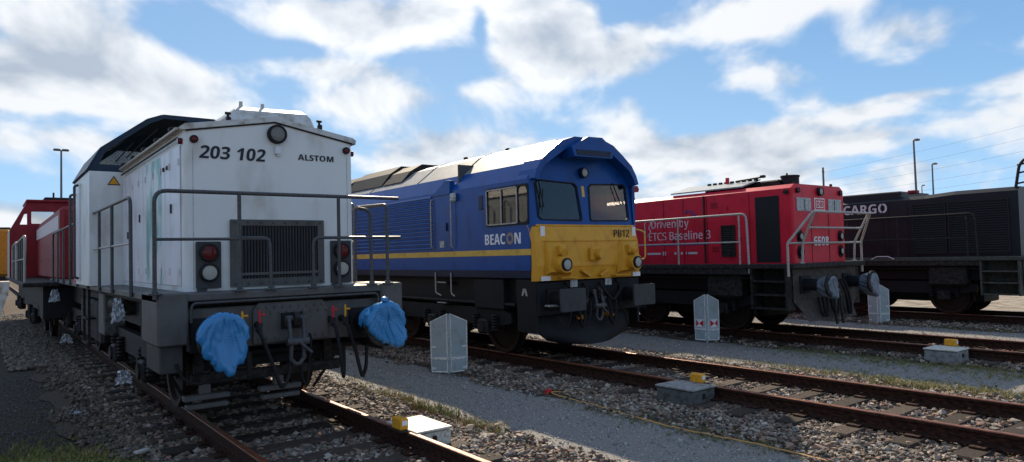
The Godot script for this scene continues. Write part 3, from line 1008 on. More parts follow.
	# lamp clusters
	for s in [-1.0, 1.0]:
		var cx: float = 0.80 if s > 0 else -0.755
		var p := part("lamp_panel", MB.new().prism(rect(cx - 0.13, 1.53, cx + 0.13, 2.05, 0.012), -0.55, -0.51).box(Vector3(cx - 0.07, 1.515, -0.525), Vector3(0.1, 0.05, 0.03), 0.006), M.dark_grey, o)
		lamp_round("tail_lamp", p, Vector3(cx, 1.925, -0.51), 0.08, M.black_metal, M.lens_red, 0.045)
		lamp_round("headlamp", p, Vector3(cx, 1.705, -0.51), 0.08, M.black_metal, M.lens_white, 0.045)
		lamp_round("marker_lamp", o, Vector3(s * 0.895, 3.185, -0.555), 0.034, M.black_metal, M.lens_red, 0.05)
		part("side_lamp", MB.new().cyl(Vector3(s * 0.99, 3.17, -0.66), Vector3(s * 1.04, 3.17, -0.66), 0.035), M.lens_red, o)
	lamp_round("top_headlamp", o, Vector3(0.02, 3.315, -0.545), 0.088, M.black_metal, M.lens_dim, 0.07)
	part("lamp_socket", MB.new().box(Vector3(0.03, 3.125, -0.53), Vector3(0.07, 0.1, 0.05), 0.01).box(Vector3(0.04, 3.07, -0.53), Vector3(0.035, 0.03, 0.03), 0.005), M.white_door, o)
	lettering("203 102", Vector3(-0.47, 3.055, -0.546), 0.72, 0.145, 0.0, M.letter_dark, o, 700, 0.14)
	lettering("ALSTOM", Vector3(0.505, 3.065, -0.546), 0.45, 0.072, 0.0, M.letter_dark, o, 700)
	# platform and front end
	var pf := MB.new()
	pf.bx(-1.37, 1.37, 1.42, 1.5, -13.9, -0.02, 0.012)
	part("platform", pf, M.frame_grey, o)
	part("underframe", MB.new().bx(-1.05, 1.05, 0.98, 1.42, -13.85, -0.35), M.black_metal, o)
	for s in [-1.0, 1.0]:
		var bxs := part("step_box", MB.new().bx(s * 1.08, s * 1.37, 0.98, 1.515, -0.85, 0.0, 0.018), M.frame_grey, o)
		part("step_plate", MB.new().bx(s * 1.12, s * 1.34, 0.70, 0.979, -0.75, -0.06, 0.012), M.dark_grey, bxs)
	var beam := part("buffer_beam", MB.new().bx(-1.08, 1.08, 0.9, 1.34, -0.16, -0.1, 0.01), M.frame_grey, o)
	var plate := MB.new().prism(PackedVector2Array([Vector2(-0.42, 0.93), Vector2(0.42, 0.93), Vector2(0.42, 1.28), Vector2(0.36, 1.36), Vector2(-0.36, 1.36), Vector2(-0.42, 1.28)]), -0.1, -0.055)
	part("coupler_plate", plate, M.frame_grey, beam)
	var bolt := mesh_of(MB.new().cyl(Vector3.ZERO, Vector3(0, 0, 0.018), 0.016, 0.016, 6), M.frame_grey)
	for k in 9:
		for y in [1.31, 1.25, 0.97]:
			if abs(k - 4) > 1 or y > 1.2: same("bolt", bolt, beam, Transform3D(Basis(), Vector3(-0.36 + k * 0.09 + (0.045 if y == 1.25 else 0.0), y, -0.0555)))
	part("coupler_pocket", MB.new().prism(rect(-0.12, 1.06, 0.12, 1.24), -0.055, -0.03, Transform3D(), [rect(-0.085, 1.09, 0.085, 1.21)]), M.black_metal, beam)
	hook(o, 1.13, -0.06)
	buffer_pair(o, 1.06, -0.1, 0.5)
	rail_part("shunter_handle", [Vector3(-1.05, 1.2, -0.03), Vector3(-1.05, 1.4, -0.02), Vector3(1.05, 1.4, -0.02), Vector3(1.05, 1.2, -0.03)], 0.015, M.pipe_grey, o, 0.06)
	for y in [1.365, 1.385]: part("air_pipe", MB.new().tube([Vector3(-1.0, y, -0.25), Vector3(1.0, y, -0.25)], 0.016), M.frame_dark, o)
	for a in [[-0.56, M.signal_yellow], [-0.38, M.signal_red], [0.45, M.signal_red], [0.6, M.signal_yellow]]:
		var cock := part("brake_cock", MB.new().cyl(Vector3(a[0], 1.13, -0.09), Vector3(a[0], 1.13, 0.03), 0.035).cyl(Vector3(a[0], 1.16, 0.0), Vector3(a[0], 1.06, 0.03), 0.028), M.frame_dark, o)
		part("cock_handle", MB.new().box(Vector3(a[0], 1.22, 0.03), Vector3(0.022, 0.14, 0.02), 0.004).box(Vector3(a[0] + 0.03, 1.24, 0.03), Vector3(0.06, 0.02, 0.02), 0.004), a[1], cock)
	hose(o, Vector3(-0.56, 1.08, 0.03), 0.5, 0.1, 0.06)
	hose(o, Vector3(-0.4, 1.08, 0.03), 0.62, 0.14, 0.3)
	hose(o, Vector3(0.45, 1.08, 0.03), 0.6, 0.12, 0.1)
	hose(o, Vector3(0.6, 1.08, 0.03), 0.62, 0.12, 0.22)
	hose(o, Vector3(-0.62, 0.98, -0.05), 0.4, 0.08, -0.5, null, 0.014)
	hose(o, Vector3(0.2, 0.98, -0.05), 0.55, 0.08, -0.1, null, 0.014)
	# rail guards and lower front
	part("rail_guard", MB.new().bx(-0.98, 0.7, 0.50, 0.62, -0.42, -0.36, 0.012).bx(-0.95, -0.86, 0.6, 0.95, -0.42, -0.37).bx(0.5, 0.6, 0.6, 0.95, -0.42, -0.37), M.frame_dark, o)
	for x in [-0.86, -0.08]: part("guard_board", MB.new().box(Vector3(x, 0.40, -0.24), Vector3(0.46, 0.055, 0.12), 0.008).box(Vector3(x, 0.31, -0.22), Vector3(0.42, 0.05, 0.1), 0.008).box(Vector3(x, 0.46, -0.3), Vector3(0.1, 0.12, 0.08)), M.frame_grey, o)
	part("pipework", MB.new().tube([Vector3(-1.0, 0.78, -0.5), Vector3(1.0, 0.78, -0.5)], 0.05).bx(-0.8, 0.8, 0.62, 0.95, -1.1, -0.6), M.black_metal, o)
	# railings across the front
	var R := 0.021
	rail_part("front_railing", [Vector3(-1.39, 1.46, 0.0), Vector3(-1.39, 2.55, 0.0), Vector3(1.33, 2.55, 0.0)], R, M.pipe_grey, o, 0.12)
	part("railing_rod", MB.new().tube([Vector3(-1.39, 2.06, 0), Vector3(-0.27, 2.06, 0)], R * 0.75), M.pipe_grey, o)
	rail_part("railing_rod", [Vector3(-0.57, 2.07, 0.0), Vector3(-0.25, 2.07, 0.0), Vector3(-0.24, 1.5, 0.0)], R * 0.85, M.pipe_grey, o)
	rail_part("railing_rod", [Vector3(0.24, 1.5, 0.0), Vector3(0.24, 2.07, 0.0), Vector3(1.35, 2.07, 0.0)], R * 0.85, M.pipe_grey, o)
	for x in [-0.57, 0.55]:
		part("railing_post", MB.new().tube([Vector3(x, 1.5, 0), Vector3(x, 2.55, 0)], R), M.pipe_grey, o)
	rail_part("side_railing", [Vector3(1.17, 1.5, 0.0), Vector3(1.17, 2.47, 0.0), Vector3(1.17, 2.5, -0.9), Vector3(1.17, 1.5, -0.95)], R, M.pipe_grey, o)
	rail_part("side_railing", [Vector3(0.96, 1.5, 0.0), Vector3(0.96, 2.40, -0.02), Vector3(0.8, 2.42, -0.02)], R, M.pipe_grey, o)
	for x in [-1.39, -0.57, -0.24, 0.24, 0.55, 0.96, 1.17]:
		part("post_foot", MB.new().box(Vector3(x, 1.512, 0.0), Vector3(0.13, 0.022, 0.05), 0.006).box(Vector3(x, 1.53, 0.0), Vector3(0.06, 0.03, 0.045), 0.006), M.pipe_grey, o)
	# railings along both sides
	for s in [-1.0, 1.0]:
		rail_part("walkway_railing", [Vector3(s * 1.39, 1.44, -5.5), Vector3(s * 1.39, 2.62, -5.5), Vector3(s * 1.39, 2.6, -1.4), Vector3(s * 1.39, 1.44, -1.38)], R, M.pipe_grey, o, 0.15)
		part("railing_rod", MB.new().tube([Vector3(s * 1.39, 2.06, -5.5), Vector3(s * 1.39, 2.06, -1.4)], R * 0.7), M.pipe_light, o)
		for z in [-2.85, -4.1]: part("railing_post", MB.new().tube([Vector3(s * 1.39, 1.44, z), Vector3(s * 1.39, 2.6, z)], R), M.pipe_grey, o)
		rail_part("cab_handrail", [Vector3(s * 1.47, 1.6, -6.0), Vector3(s * 1.53, 1.62, -6.0), Vector3(s * 1.53, 3.15, -6.0), Vector3(s * 1.47, 3.17, -6.0)], R, M.pipe_grey, o, 0.06)
		rail_part("cab_handrail", [Vector3(s * 1.47, 1.6, -6.7), Vector3(s * 1.53, 1.62, -6.7), Vector3(s * 1.53, 3.05, -6.7), Vector3(s * 1.47, 3.07, -6.7)], R, M.pipe_grey, o, 0.06)
		rail_part("walkway_railing", [Vector3(s * 1.39, 1.44, -7.1), Vector3(s * 1.39, 2.6, -7.1), Vector3(s * 1.39, 2.6, -12.5), Vector3(s * 1.39, 1.44, -12.5)], R, M.pipe_grey, o, 0.15)
		for z in [-8.4, -9.8, -11.2]: part("railing_post", MB.new().tube([Vector3(s * 1.39, 1.44, z), Vector3(s * 1.39, 2.6, z)], R), M.pipe_grey, o)
	# cab: white walls below, dark blue glazed top
	var cz := -4.71
	var cb := -6.95
	var low := MB.new()
	low.prism(rect(-1.45, 1.5, 1.45, 3.27), cz - 0.06, cz, Transform3D(), [])
	low.prism(rect(-1.45, 1.5, 1.45, 3.27), cb, cb + 0.06)
	low.bx(-1.45, -1.39, 1.5, 3.27, cb + 0.06, cz - 0.06)
	low.bx(1.39, 1.45, 1.5, 3.27, cb + 0.06, cz - 0.06)
	var cab := part("cab", low, M.white_paint, o)
	part("cab_floor", MB.new().bx(-1.388, 1.388, 2.05, 2.1, cb + 0.061, cz - 0.061), M.inside, cab)
	part("cab_door", MB.new().bx(-1.451, -1.462, 1.56, 3.2, -6.62, -5.95, 0.004), M.white_door, cab)
	part("cab_side_panel", MB.new().bx(-1.451, -1.46, 1.51, 2.05, -6.94, -6.64, 0.003), M.red_paint, cab, "red painted panel low on the side of the cab")
	var outline := PackedVector2Array([Vector2(-1.45, 3.272), Vector2(1.45, 3.272), Vector2(1.27, 3.62), Vector2(0.62, 4.13), Vector2(0.4, 4.22), Vector2(-0.4, 4.22), Vector2(-0.62, 4.13), Vector2(-1.27, 3.62)])
	var glass := PackedVector2Array([Vector2(-1.32, 3.38), Vector2(-0.04, 3.38), Vector2(-0.04, 4.18), Vector2(-0.4, 4.18), Vector2(-0.6, 4.09), Vector2(-1.225, 3.60)])
	var glass2 := PackedVector2Array()
	for p in glass: glass2.append(Vector2(-p.x, p.y))
	glass2.reverse()
	var rear := PackedVector2Array([Vector2(-1.08, 3.58), Vector2(-0.38, 3.58), Vector2(-0.38, 3.93), Vector2(-0.76, 3.93), Vector2(-1.05, 3.70)])
	var rear2 := PackedVector2Array()
	for p in rear: rear2.append(Vector2(-p.x, p.y))
	rear2.reverse()
	var top := MB.new()
	top.prism(outline, cz - 0.05, cz - 0.002, Transform3D(), [glass, glass2])
	top.prism(outline, cb + 0.002, cb + 0.05, Transform3D(), [rear, rear2])
	for k in range(1, 8):
		var a := outline[k]
		var c := outline[(k + 1) % 8]
		var nn := Vector2(c.y - a.y, a.x - c.x).normalized() * 0.04
		top.prism(PackedVector2Array([a, c, c + Vector2(-nn.x, -nn.y) * -1.0, a + Vector2(-nn.x, -nn.y) * -1.0]), cb + 0.05, cz - 0.05)
	top.bx(-1.45, -1.40, 3.272, 3.3, cb + 0.05, cz - 0.05)
	var upper := part("cab_top", top, M.cab_blue, cab)
	for g in [glass, glass2]: part("windscreen", MB.new().prism(g, cz - 0.03, cz - 0.024), M.glass_tinted, upper)
	for g in [rear, rear2]: part("rear_window", MB.new().prism(g, cb + 0.022, cb + 0.028), M.glass_clear, upper)
	part("roof_beacon", MB.new().box(Vector3(-0.3, 4.25, -4.95), Vector3(0.16, 0.07, 0.16), 0.02), M.frame_dark, upper)
	part("windscreen_wiper", MB.new().tube([Vector3(-0.5, 4.0, cz + 0.01), Vector3(-0.95, 3.5, cz + 0.012)], 0.01, 6).tube([Vector3(-0.85, 3.75, cz + 0.012), Vector3(-1.1, 3.42, cz + 0.012)], 0.01, 6), M.rubber, upper)
	part("driver_desk", MB.new().bx(-1.2, -0.3, 2.1, 3.15, -5.6, -5.0, 0.03).bx(0.3, 1.2, 2.1, 3.15, -6.5, -5.9, 0.03), M.inside, cab)
	# yellow warning triangle on the cab front
	var tr := Transform3D(Basis(), Vector3(-1.12, 3.12, cz))
	var sg := part("warning_sign", MB.new().prism(PackedVector2Array([Vector2(-0.09, -0.06), Vector2(0.09, -0.06), Vector2(0, 0.09)]), 0.0, 0.004, tr), M.letter_dark, cab)
	part("sign_face", MB.new().prism(PackedVector2Array([Vector2(-0.066, -0.046), Vector2(0.066, -0.046), Vector2(0, 0.064)]), 0.0042, 0.006, tr).prism(PackedVector2Array([Vector2(0.0, -0.03), Vector2(0.012, 0.0), Vector2(0.0, 0.03), Vector2(-0.008, 0.0)]), 0.0062, 0.008, tr), M.signal_yellow, sg)
	# rear hood
	part("rear_hood", MB.new().loft([[Vector3(-0.99, 1.5, -7.0), Vector3(0.99, 1.5, -7.0), Vector3(0.99, 3.1, -7.0), Vector3(0, 3.25, -7.0), Vector3(-0.99, 3.1, -7.0)], [Vector3(-0.99, 1.5, -13.3), Vector3(0.99, 1.5, -13.3), Vector3(0.99, 3.1, -13.3), Vector3(0, 3.25, -13.3), Vector3(-0.99, 3.1, -13.3)]]), M.white_paint, o)
	bogie(o, [-2.0, -4.3], 0.5, 1.18)
	bogie(o, [-9.4, -11.7], 0.5, 1.18)
	# under the walkway on the side
	for s in [-1.0, 1.0]:
		part("fuel_tank", MB.new().bx(s * 0.3, s * 1.22, 0.5, 1.2, -8.3, -5.4, 0.05), M.black_metal, o)
		part("battery_box", MB.new().bx(s * 0.95, s * 1.26, 0.72, 1.38, -5.35, -4.75, 0.02), M.box_dark, o)
		part("air_tank", MB.new().cyl(Vector3(s * 1.12, 1.22, -4.5), Vector3(s * 1.12, 1.22, -3.3), 0.12), M.frame_dark, o)
		part("side_pipe", MB.new().tube([Vector3(s * 1.2, 1.37, -0.9), Vector3(s * 1.2, 1.37, -9.0)], 0.03), M.frame_dark, o)
		part("sand_box", MB.new().bx(s * 1.02, s * 1.3, 0.75, 1.35, -1.35, -0.95, 0.02), M.frame_dark, o)
		part("sand_pipe", MB.new().tube(bend([Vector3(s * 1.1, 0.8, -1.15), Vector3(s * 1.0, 0.5, -1.3), Vector3(s * 0.78, 0.12, -1.45)], 0.1), 0.02), M.frame_dark, o)
		part("ladder", MB.new().bx(s * 1.3, s * 1.34, 0.45, 1.42, -6.75, -6.7).bx(s * 1.3, s * 1.34, 0.45, 1.42, -6.05, -6.0).bx(s * 1.22, s * 1.36, 0.48, 0.51, -6.7, -6.05).bx(s * 1.22, s * 1.36, 0.9, 0.93, -6.7, -6.05), M.frame_dark, o)


func buffer_bags() -> void:
	var b := part(numbered("plastic_bag"), bag_mesh(Vector3(1.87, 1.08, -7.06), 0.19, 0.3, Vector2(0.0, 0.42), 0.12, 0.04, 4), M.bag_blue, self)
	tag(b, "blue plastic bag tied over the white locomotive's left buffer, hanging in pleats", "plastic bag", "bags over buffers")
	var c := bag_mesh(Vector3(3.63, 1.09, -7.06), 0.19, 0.3, Vector2(-0.02, 0.27), 0.05, 0.16, 19)
	c.lathe([Vector2(0.0, 0.10), Vector2(0.035, 0.085), Vector2(0.045, 0.06), Vector2(0.018, 0.03), Vector2(0.05, -0.03)], Transform3D(Basis(Vector3.RIGHT, -PI / 2 + 0.3), Vector3(3.61, 1.29, -7.12)), 14)
	tag(part(numbered("plastic_bag"), c, M.bag_blue, self), "blue plastic bag knotted over the white locomotive's right buffer", "plastic bag", "bags over buffers")


# ------------------------------------------------------------------ blue and yellow locomotive PB12
const SIDE := Basis(Vector3(0, 0, 1), Vector3(0, 1, 0), Vector3(-1, 0, 0))


func plough_rings() -> Array:
	var rings := []
	for q in [[0.78, -0.12, 1.2], [0.6, -0.05, 1.19], [0.42, 0.0, 1.1], [0.3, 0.04, 0.95], [0.24, 0.05, 0.7]]:
		var row := []
		for k in 17:
			var t := k / 8.0 - 1.0
			row.append(Vector3(t * q[2], q[0] + 0.05 * t * t, q[1] - 0.22 * t * t))
		rings.append(row)
	return rings


func blue_locomotive() -> void:
	var o := thing("diesel_locomotive", "blue diesel locomotive with yellow nose, BEACON lettering and number PB12", "locomotive", Vector3(8.54, 0, -8.8))
	var HW := 1.29
	# side walls: vertical, then the slanted cantrail, then the roof
	var half := [Vector2(HW, 3.10), Vector2(1.10, 3.40), Vector2(0.62, 3.78), Vector2(0.34, 3.88)]
	for s in [-1.0, 1.0]:
		var win := rect(-1.36, 2.36, -0.19, 2.99, 0.0)
		if s > 0: win = rect(-1.36, 2.36, -0.19, 2.99)
		var wall := part("side_wall", MB.new().prism(rect(-20.5, 1.55, -0.15, 3.10), -0.03, 0.03, Transform3D(SIDE, Vector3(s * (HW - 0.03), 0, 0)), [win]), M.blue_paint, o)
		part("cantrail", MB.new().quad(Vector3(s * HW, 3.10, -0.2), Vector3(s * 1.10, 3.40, -0.2), Vector3(s * 1.10, 3.40, -20.5), Vector3(s * HW, 3.10, -20.5)), M.blue_paint, wall)
		part("corner_post", MB.new().loft([[Vector3(s * HW, 2.3, -0.15), Vector3(s * HW, 3.10, -0.15)], [Vector3(s * (HW - 0.03), 2.3, -0.12), Vector3(s * (HW - 0.02), 3.09, -0.14)], [Vector3(s * (HW - 0.09), 2.3, -0.105), Vector3(s * (HW - 0.07), 3.06, -0.17)]], false, true, false), M.blue_paint, wall)
		part("waist_stripe", MB.new().bx(s * HW, s * (HW + 0.004), 1.81, 1.915, -20.5, -0.13), M.stripe_yellow, wall)
		part("sill", MB.new().bx(s * (HW - 0.1), s * (HW - 0.008), 1.42, 1.56, -20.5, -0.12), M.blue_dark, wall)
		# window: frame, three panes
		var fr := MB.new().prism(rect(-1.39, 2.33, -0.16, 3.02, 0.05), -0.012, 0.012, Transform3D(SIDE, Vector3(s * (HW + 0.004), 0, 0)), [rect(-1.36, 2.36, -0.93, 2.99), rect(-0.91, 2.36, -0.48, 2.99), rect(-0.46, 2.37, -0.19, 2.98, 0.09)])
		var wf := part("side_window", fr, M.black_metal, wall)
		for z in [-1.36, -0.92, -0.47]: part("window_bar", MB.new().bx(s * (HW + 0.012), s * (HW + 0.026), 2.37, 2.98, z - 0.012, z + 0.012), M.pipe_light, wf)
		for y in [2.365, 2.985]: part("window_bar", MB.new().bx(s * (HW + 0.012), s * (HW + 0.025), y - 0.011, y + 0.011, -1.345, -0.485), M.pipe_light, wf)
		for p in [[-1.36, -0.93], [-0.91, -0.48], [-0.46, -0.19]]: part("pane", MB.new().bx(s * (HW - 0.004), s * (HW + 0.002), 2.36, 2.99, p[0], p[1]), M.glass_dark, wf)
		# cab door with handrails
		var dr := part("cab_door", MB.new().bx(s * HW, s * (HW + 0.012), 1.93, 3.06, -3.2, -2.58, 0.006), M.blue_paint, wall)
		part("door_seam", MB.new().bx(s * HW, s * (HW + 0.006), 1.93, 3.09, -3.235, -3.205), M.blue_dark, dr)
		part("door_hood", MB.new().prism(PackedVector2Array([Vector2(-3.22, 3.04), Vector2(-2.56, 3.04), Vector2(-2.56, 3.3), Vector2(-2.7, 3.32)]), -0.06, 0.06, Transform3D(SIDE, Vector3(s * (HW - 0.02), 0, 0))), M.blue_paint, dr)
		part("door_label", MB.new().bx(s * (HW + 0.0125), s * (HW + 0.015), 2.0, 2.13, -3.0, -2.84), M.shutter_grey, dr)
		part("door_handle", MB.new().box(Vector3(s * (HW + 0.03), 2.4, -2.72), Vector3(0.03, 0.16, 0.03), 0.006), M.blue_dark, dr)
		part("mirror", MB.new().box(Vector3(s * (HW + 0.05), 2.96, -2.42), Vector3(0.07, 0.16, 0.16), 0.02), M.shutter_grey, wall)
		for z in [-3.25, -2.5]: rail_part("door_handrail", [Vector3(s * HW, 1.98, z), Vector3(s * (HW + 0.06), 2.0, z), Vector3(s * (HW + 0.06), 2.95, z), Vector3(s * HW, 2.97, z)], 0.014, M.pipe_light, wall, 0.04)
		part("latch_plate", MB.new().bx(s * HW, s * (HW + 0.01), 2.66, 2.92, -1.62, -1.5, 0.004).bx(s * (HW + 0.01), s * (HW + 0.02), 2.66, 2.69, -1.62, -1.5), M.blue_dark, wall)
		# horizontal ribs of the radiator side
		var rib := mesh_of(MB.new().prism(PackedVector2Array([Vector2(0, 0), Vector2(0.05, 0.012), Vector2(0.0, 0.075)]), -16.9, 0.0, Transform3D(Basis(Vector3(s, 0, 0), Vector3.UP, Vector3(0, 0, 1)), Vector3.ZERO)), M.blue_paint)
		for k in 13: same("rib", rib, wall, Transform3D(Basis(), Vector3(s * (HW - 0.012), 1.97 + k * 0.086, -3.3)))
		if s < 0:
			lettering("BEAC", Vector3(-HW - 0.003, 2.105, -1.145), 0.61, 0.19, -PI / 2, M.letter_white, wall)
			lettering("N", Vector3(-HW - 0.003, 2.105, -0.485), 0.17, 0.19, -PI / 2, M.letter_white, wall)
			part("letter_ring", MB.new().lathe([Vector2(0.05, 0.0), Vector2(0.05, 0.006), Vector2(0.105, 0.006), Vector2(0.105, 0.0)], Transform3D(Basis(Vector3.UP, -PI / 2), Vector3(-HW, 2.105, -0.70)), 24), M.ring_grey, wall)
		# steps and ladder under the door
		for z in [-3.2, -2.62]: rail_part("step_handrail", [Vector3(s * (HW + 0.01), 1.5, z), Vector3(s * (HW + 0.01), 1.1, z), Vector3(s * (HW + 0.01), 1.05, z + (0.2 if z < -3.0 else 0.12))], 0.014, M.pipe_light, wall, 0.05)
		for y in [1.32, 0.92, 0.55]:
			var stp := part("step", MB.new().bx(s * (HW - 0.2), s * (HW + 0.02), y - 0.03, y, -3.15, -2.75), M.black_metal, wall)
			part("step_edge", MB.new().bx(s * (HW + 0.021), s * (HW + 0.026), y - 0.02, y, -3.12, -2.8), M.pipe_light, stp)
	# roof
	var roof := MB.new()
	for k in 3:
		var a: Vector2 = half[k + 1] if k < 2 else half[3]
		var c: Vector2 = half[k + 2] if k < 2 else Vector2(-half[3].x, half[3].y)
		for s in ([-1.0, 1.0] if k < 2 else [1.0]):
			roof.quad(Vector3(s * a.x, a.y, -0.49), Vector3(s * a.x, a.y, -20.5), Vector3(s * c.x, c.y, -20.5), Vector3(s * c.x, c.y, -0.49))
	var rf := part("roof", roof, M.roof_grey, o)
	var seam := mesh_of(MB.new().tube([Vector3(-1.1, 3.40, 0), Vector3(-0.62, 3.785, 0), Vector3(-0.34, 3.885, 0), Vector3(0.34, 3.885, 0), Vector3(0.62, 3.785, 0), Vector3(1.1, 3.40, 0)], 0.012, 6), M.roof_grey)
	for z in [-2.5, -4.2, -6.5, -9.0, -12.0]: same("roof_seam", seam, rf, Transform3D(Basis(), Vector3(0, 0, z)))
	for p in [[-3.95, 0.0], [-2.47, 0.05]]: part("roof_fitting", MB.new().cyl(Vector3(p[1], 3.87, p[0]), Vector3(p[1], 3.97, p[0]), 0.035).box(Vector3(p[1], 3.99, p[0]), Vector3(0.09, 0.07, 0.09), 0.02), M.frame_dark, rf)
	part("radio_aerial", MB.new().box(Vector3(-0.15, 3.905, -3.2), Vector3(0.1, 0.03, 1.2), 0.01), M.frame_dark, rf)
	for p in [[-5.2, -6.1, 0.13], [-6.2, -8.2, 0.2], [-8.4, -10.5, 0.16]]:
		part("roof_grille", MB.new().prism(PackedVector2Array([Vector2(-0.95, 3.55), Vector2(-0.7, 3.74 + p[2] * 0.6), Vector2(-0.4, 3.86 + p[2]), Vector2(0.4, 3.86 + p[2]), Vector2(0.7, 3.74 + p[2] * 0.6), Vector2(0.95, 3.55)]), p[1], p[0]), M.frame_dark, rf)
	# cab front with two windscreens set back under the roof arch
	var arch := PackedVector2Array([Vector2(-1.22, 2.3), Vector2(1.22, 2.3), Vector2(HW - 0.03, 3.06), Vector2(1.20, 3.22), Vector2(1.09, 3.39), Vector2(0.86, 3.57), Vector2(0.62, 3.74), Vector2(0.34, 3.83), Vector2(-0.34, 3.83), Vector2(-0.62, 3.74), Vector2(-0.86, 3.57), Vector2(-1.09, 3.39), Vector2(-1.20, 3.22), Vector2(-HW + 0.03, 3.06)])
	var scr := PackedVector2Array([Vector2(-1.03, 2.42), Vector2(-0.14, 2.41), Vector2(-0.12, 2.46), Vector2(-0.16, 3.0), Vector2(-0.22, 3.06), Vector2(-1.03, 3.09), Vector2(-1.09, 3.03), Vector2(-1.09, 2.47)])
	var scr2 := PackedVector2Array()
	for p in scr: scr2.append(Vector2(-p.x, p.y))
	scr2.reverse()
	var tilt := Transform3D(Basis(Vector3.RIGHT, -0.12), Vector3(0, 0, 0)) 
	tilt.origin = Vector3(0, 2.3, -0.13) - tilt.basis * Vector3(0, 2.3, 0)
	var front := part("cab_front", MB.new().prism(arch, -0.03, 0.0, tilt, [scr, scr2]), M.blue_paint, o)
	for g in [scr, scr2]:
		var c := Vector2(-0.615 if g == scr else 0.615, 2.75)
		var outer := PackedVector2Array()
		for p in g: outer.append(c + (p - c) * 1.06)
		var rim := part("windscreen", MB.new().prism(outer, 0.001, 0.014, tilt, [g]), M.rubber, front)
		part("pane", MB.new().prism(g, -0.016, -0.01, tilt), M.glass_dark, rim)
	part("windscreen_wiper", MB.new().tube([tilt * Vector3(-1.05, 3.12, 0.03), tilt * Vector3(-0.98, 2.62, 0.03)], 0.01, 6).tube([tilt * Vector3(-0.96, 2.95, 0.03), tilt * Vector3(-1.04, 2.5, 0.03)], 0.008, 6), M.rubber, front)
	part("windscreen_wiper", MB.new().tube([tilt * Vector3(0.75, 3.12, 0.03), tilt * Vector3(0.9, 2.7, 0.03)], 0.01, 6), M.rubber, front)
	lamp_round("top_headlamp", front, tilt * Vector3(0.02, 3.27, 0.01), 0.075, M.blue_dark, M.lens_white, 0.09)
	part("pillar_label", MB.new().prism(rect(-0.035, 2.83, 0.03, 3.03), 0.001, 0.005, tilt), M.stripe_yellow, front)
	# the arch that overhangs the windscreens
	var inner := PackedVector2Array()
	for p in arch:
		if p.y > 2.95: inner.append(Vector2(p.x * 0.935, 2.95 + (p.y - 2.95) * 0.80))
	inner.append(Vector2(-1.15, 2.2))
	inner.append(Vector2(1.15, 2.2))
	var over := PackedVector2Array()
	for p in arch:
		if p.y > 2.4: over.append(Vector2(p.x * 1.01, p.y + 0.035))
	var ring := MB.new()
	var m := 12
	for k in m - 1:
		var a := over[k]
		var b := over[k + 1]
		var ai := Vector2(a.x * 0.935, 2.95 + (a.y - 2.95) * 0.80)
		var bi := Vector2(b.x * 0.935, 2.95 + (b.y - 2.95) * 0.80)
		ring.prism(PackedVector2Array([a, b, bi, ai]), -0.5, -0.02)
	part("roof_arch", ring, M.blue_paint, o)
	# box on the roof over the cab
	part("horn_box", MB.new().loft([[Vector3(-0.46, 3.50, 0.1), Vector3(0.46, 3.51, 0.1), Vector3(0.50, 3.68, 0.1), Vector3(0.22, 3.87, 0.1), Vector3(-0.12, 3.86, 0.1), Vector3(-0.52, 3.66, 0.1)], [Vector3(-0.46, 3.5, -1.2), Vector3(0.46, 3.5, -1.2), Vector3(0.56, 3.72, -1.2), Vector3(0.26, 3.93, -1.2), Vector3(-0.16, 3.93, -1.2), Vector3(-0.56, 3.72, -1.2)]]), M.blue_paint, o)
	part("horn_opening", MB.new().prism(PackedVector2Array([Vector2(-0.40, 3.525), Vector2(0.41, 3.53), Vector2(0.43, 3.63), Vector2(-0.42, 3.62)]), 0.1005, 0.106), M.blue_dark, o)
	# inside of the cab
	part("cab_bulkhead", MB.new().bx(-1.2, 1.2, 1.5, 3.6, -2.45, -2.4), M.inside, o)
	part("cab_ceiling", MB.new().bx(-1.1, 1.1, 3.33, 3.37, -2.4, -0.4), M.inside, o)
	part("cab_floor", MB.new().bx(-1.22, 1.22, 1.5, 1.55, -2.4, -0.25), M.inside, o)
	part("driver_desk", MB.new().bx(-1.15, 1.15, 1.55, 2.38, -0.75, -0.3, 0.04), M.inside, o)
	for x in [-0.6, 0.6]: part("driver_seat", MB.new().bx(x - 0.22, x + 0.22, 1.9, 2.05, -1.6, -1.2, 0.04).bx(x - 0.22, x + 0.22, 2.0, 2.75, -1.72, -1.6, 0.04), M.frame_dark, o)
	# yellow nose
	var nose := MB.new()
	var nr := []
	for q in [[1.37, -0.02, 1.215], [1.62, 0.02, 1.20], [2.02, 0.0, 1.19], [2.24, -0.06, 1.19], [2.315, -0.11, 1.20]]:
		var zz: float = q[1]
		var ww: float = q[2]
		nr.append([Vector3(-HW - 0.005, q[0], min(zz - 0.12, -0.12)), Vector3(-ww - 0.06, q[0], zz - 0.06), Vector3(-ww, q[0], zz - 0.02), Vector3(-ww + 0.05, q[0], zz), Vector3(ww - 0.05, q[0], zz), Vector3(ww, q[0], zz - 0.02), Vector3(ww + 0.06, q[0], zz - 0.06), Vector3(HW + 0.005, q[0], min(zz - 0.12, -0.12))])
	nose.loft(nr, false, false, false)
	var ns := part("nose", nose, M.yellow_paint, o)
	part("nose_ledge", MB.new().bx(-1.2, 1.2, 2.29, 2.325, -0.16, -0.085, 0.01), M.yellow_paint, ns)
	part("nose_seam", MB.new().bx(-1.16, 1.16, 2.035, 2.05, 0.0, 0.012), M.yellow_paint, ns)
	part("nose_seam", MB.new().bx(-0.6, 0.6, 1.60, 1.615, 0.015, 0.03), M.yellow_paint, ns)
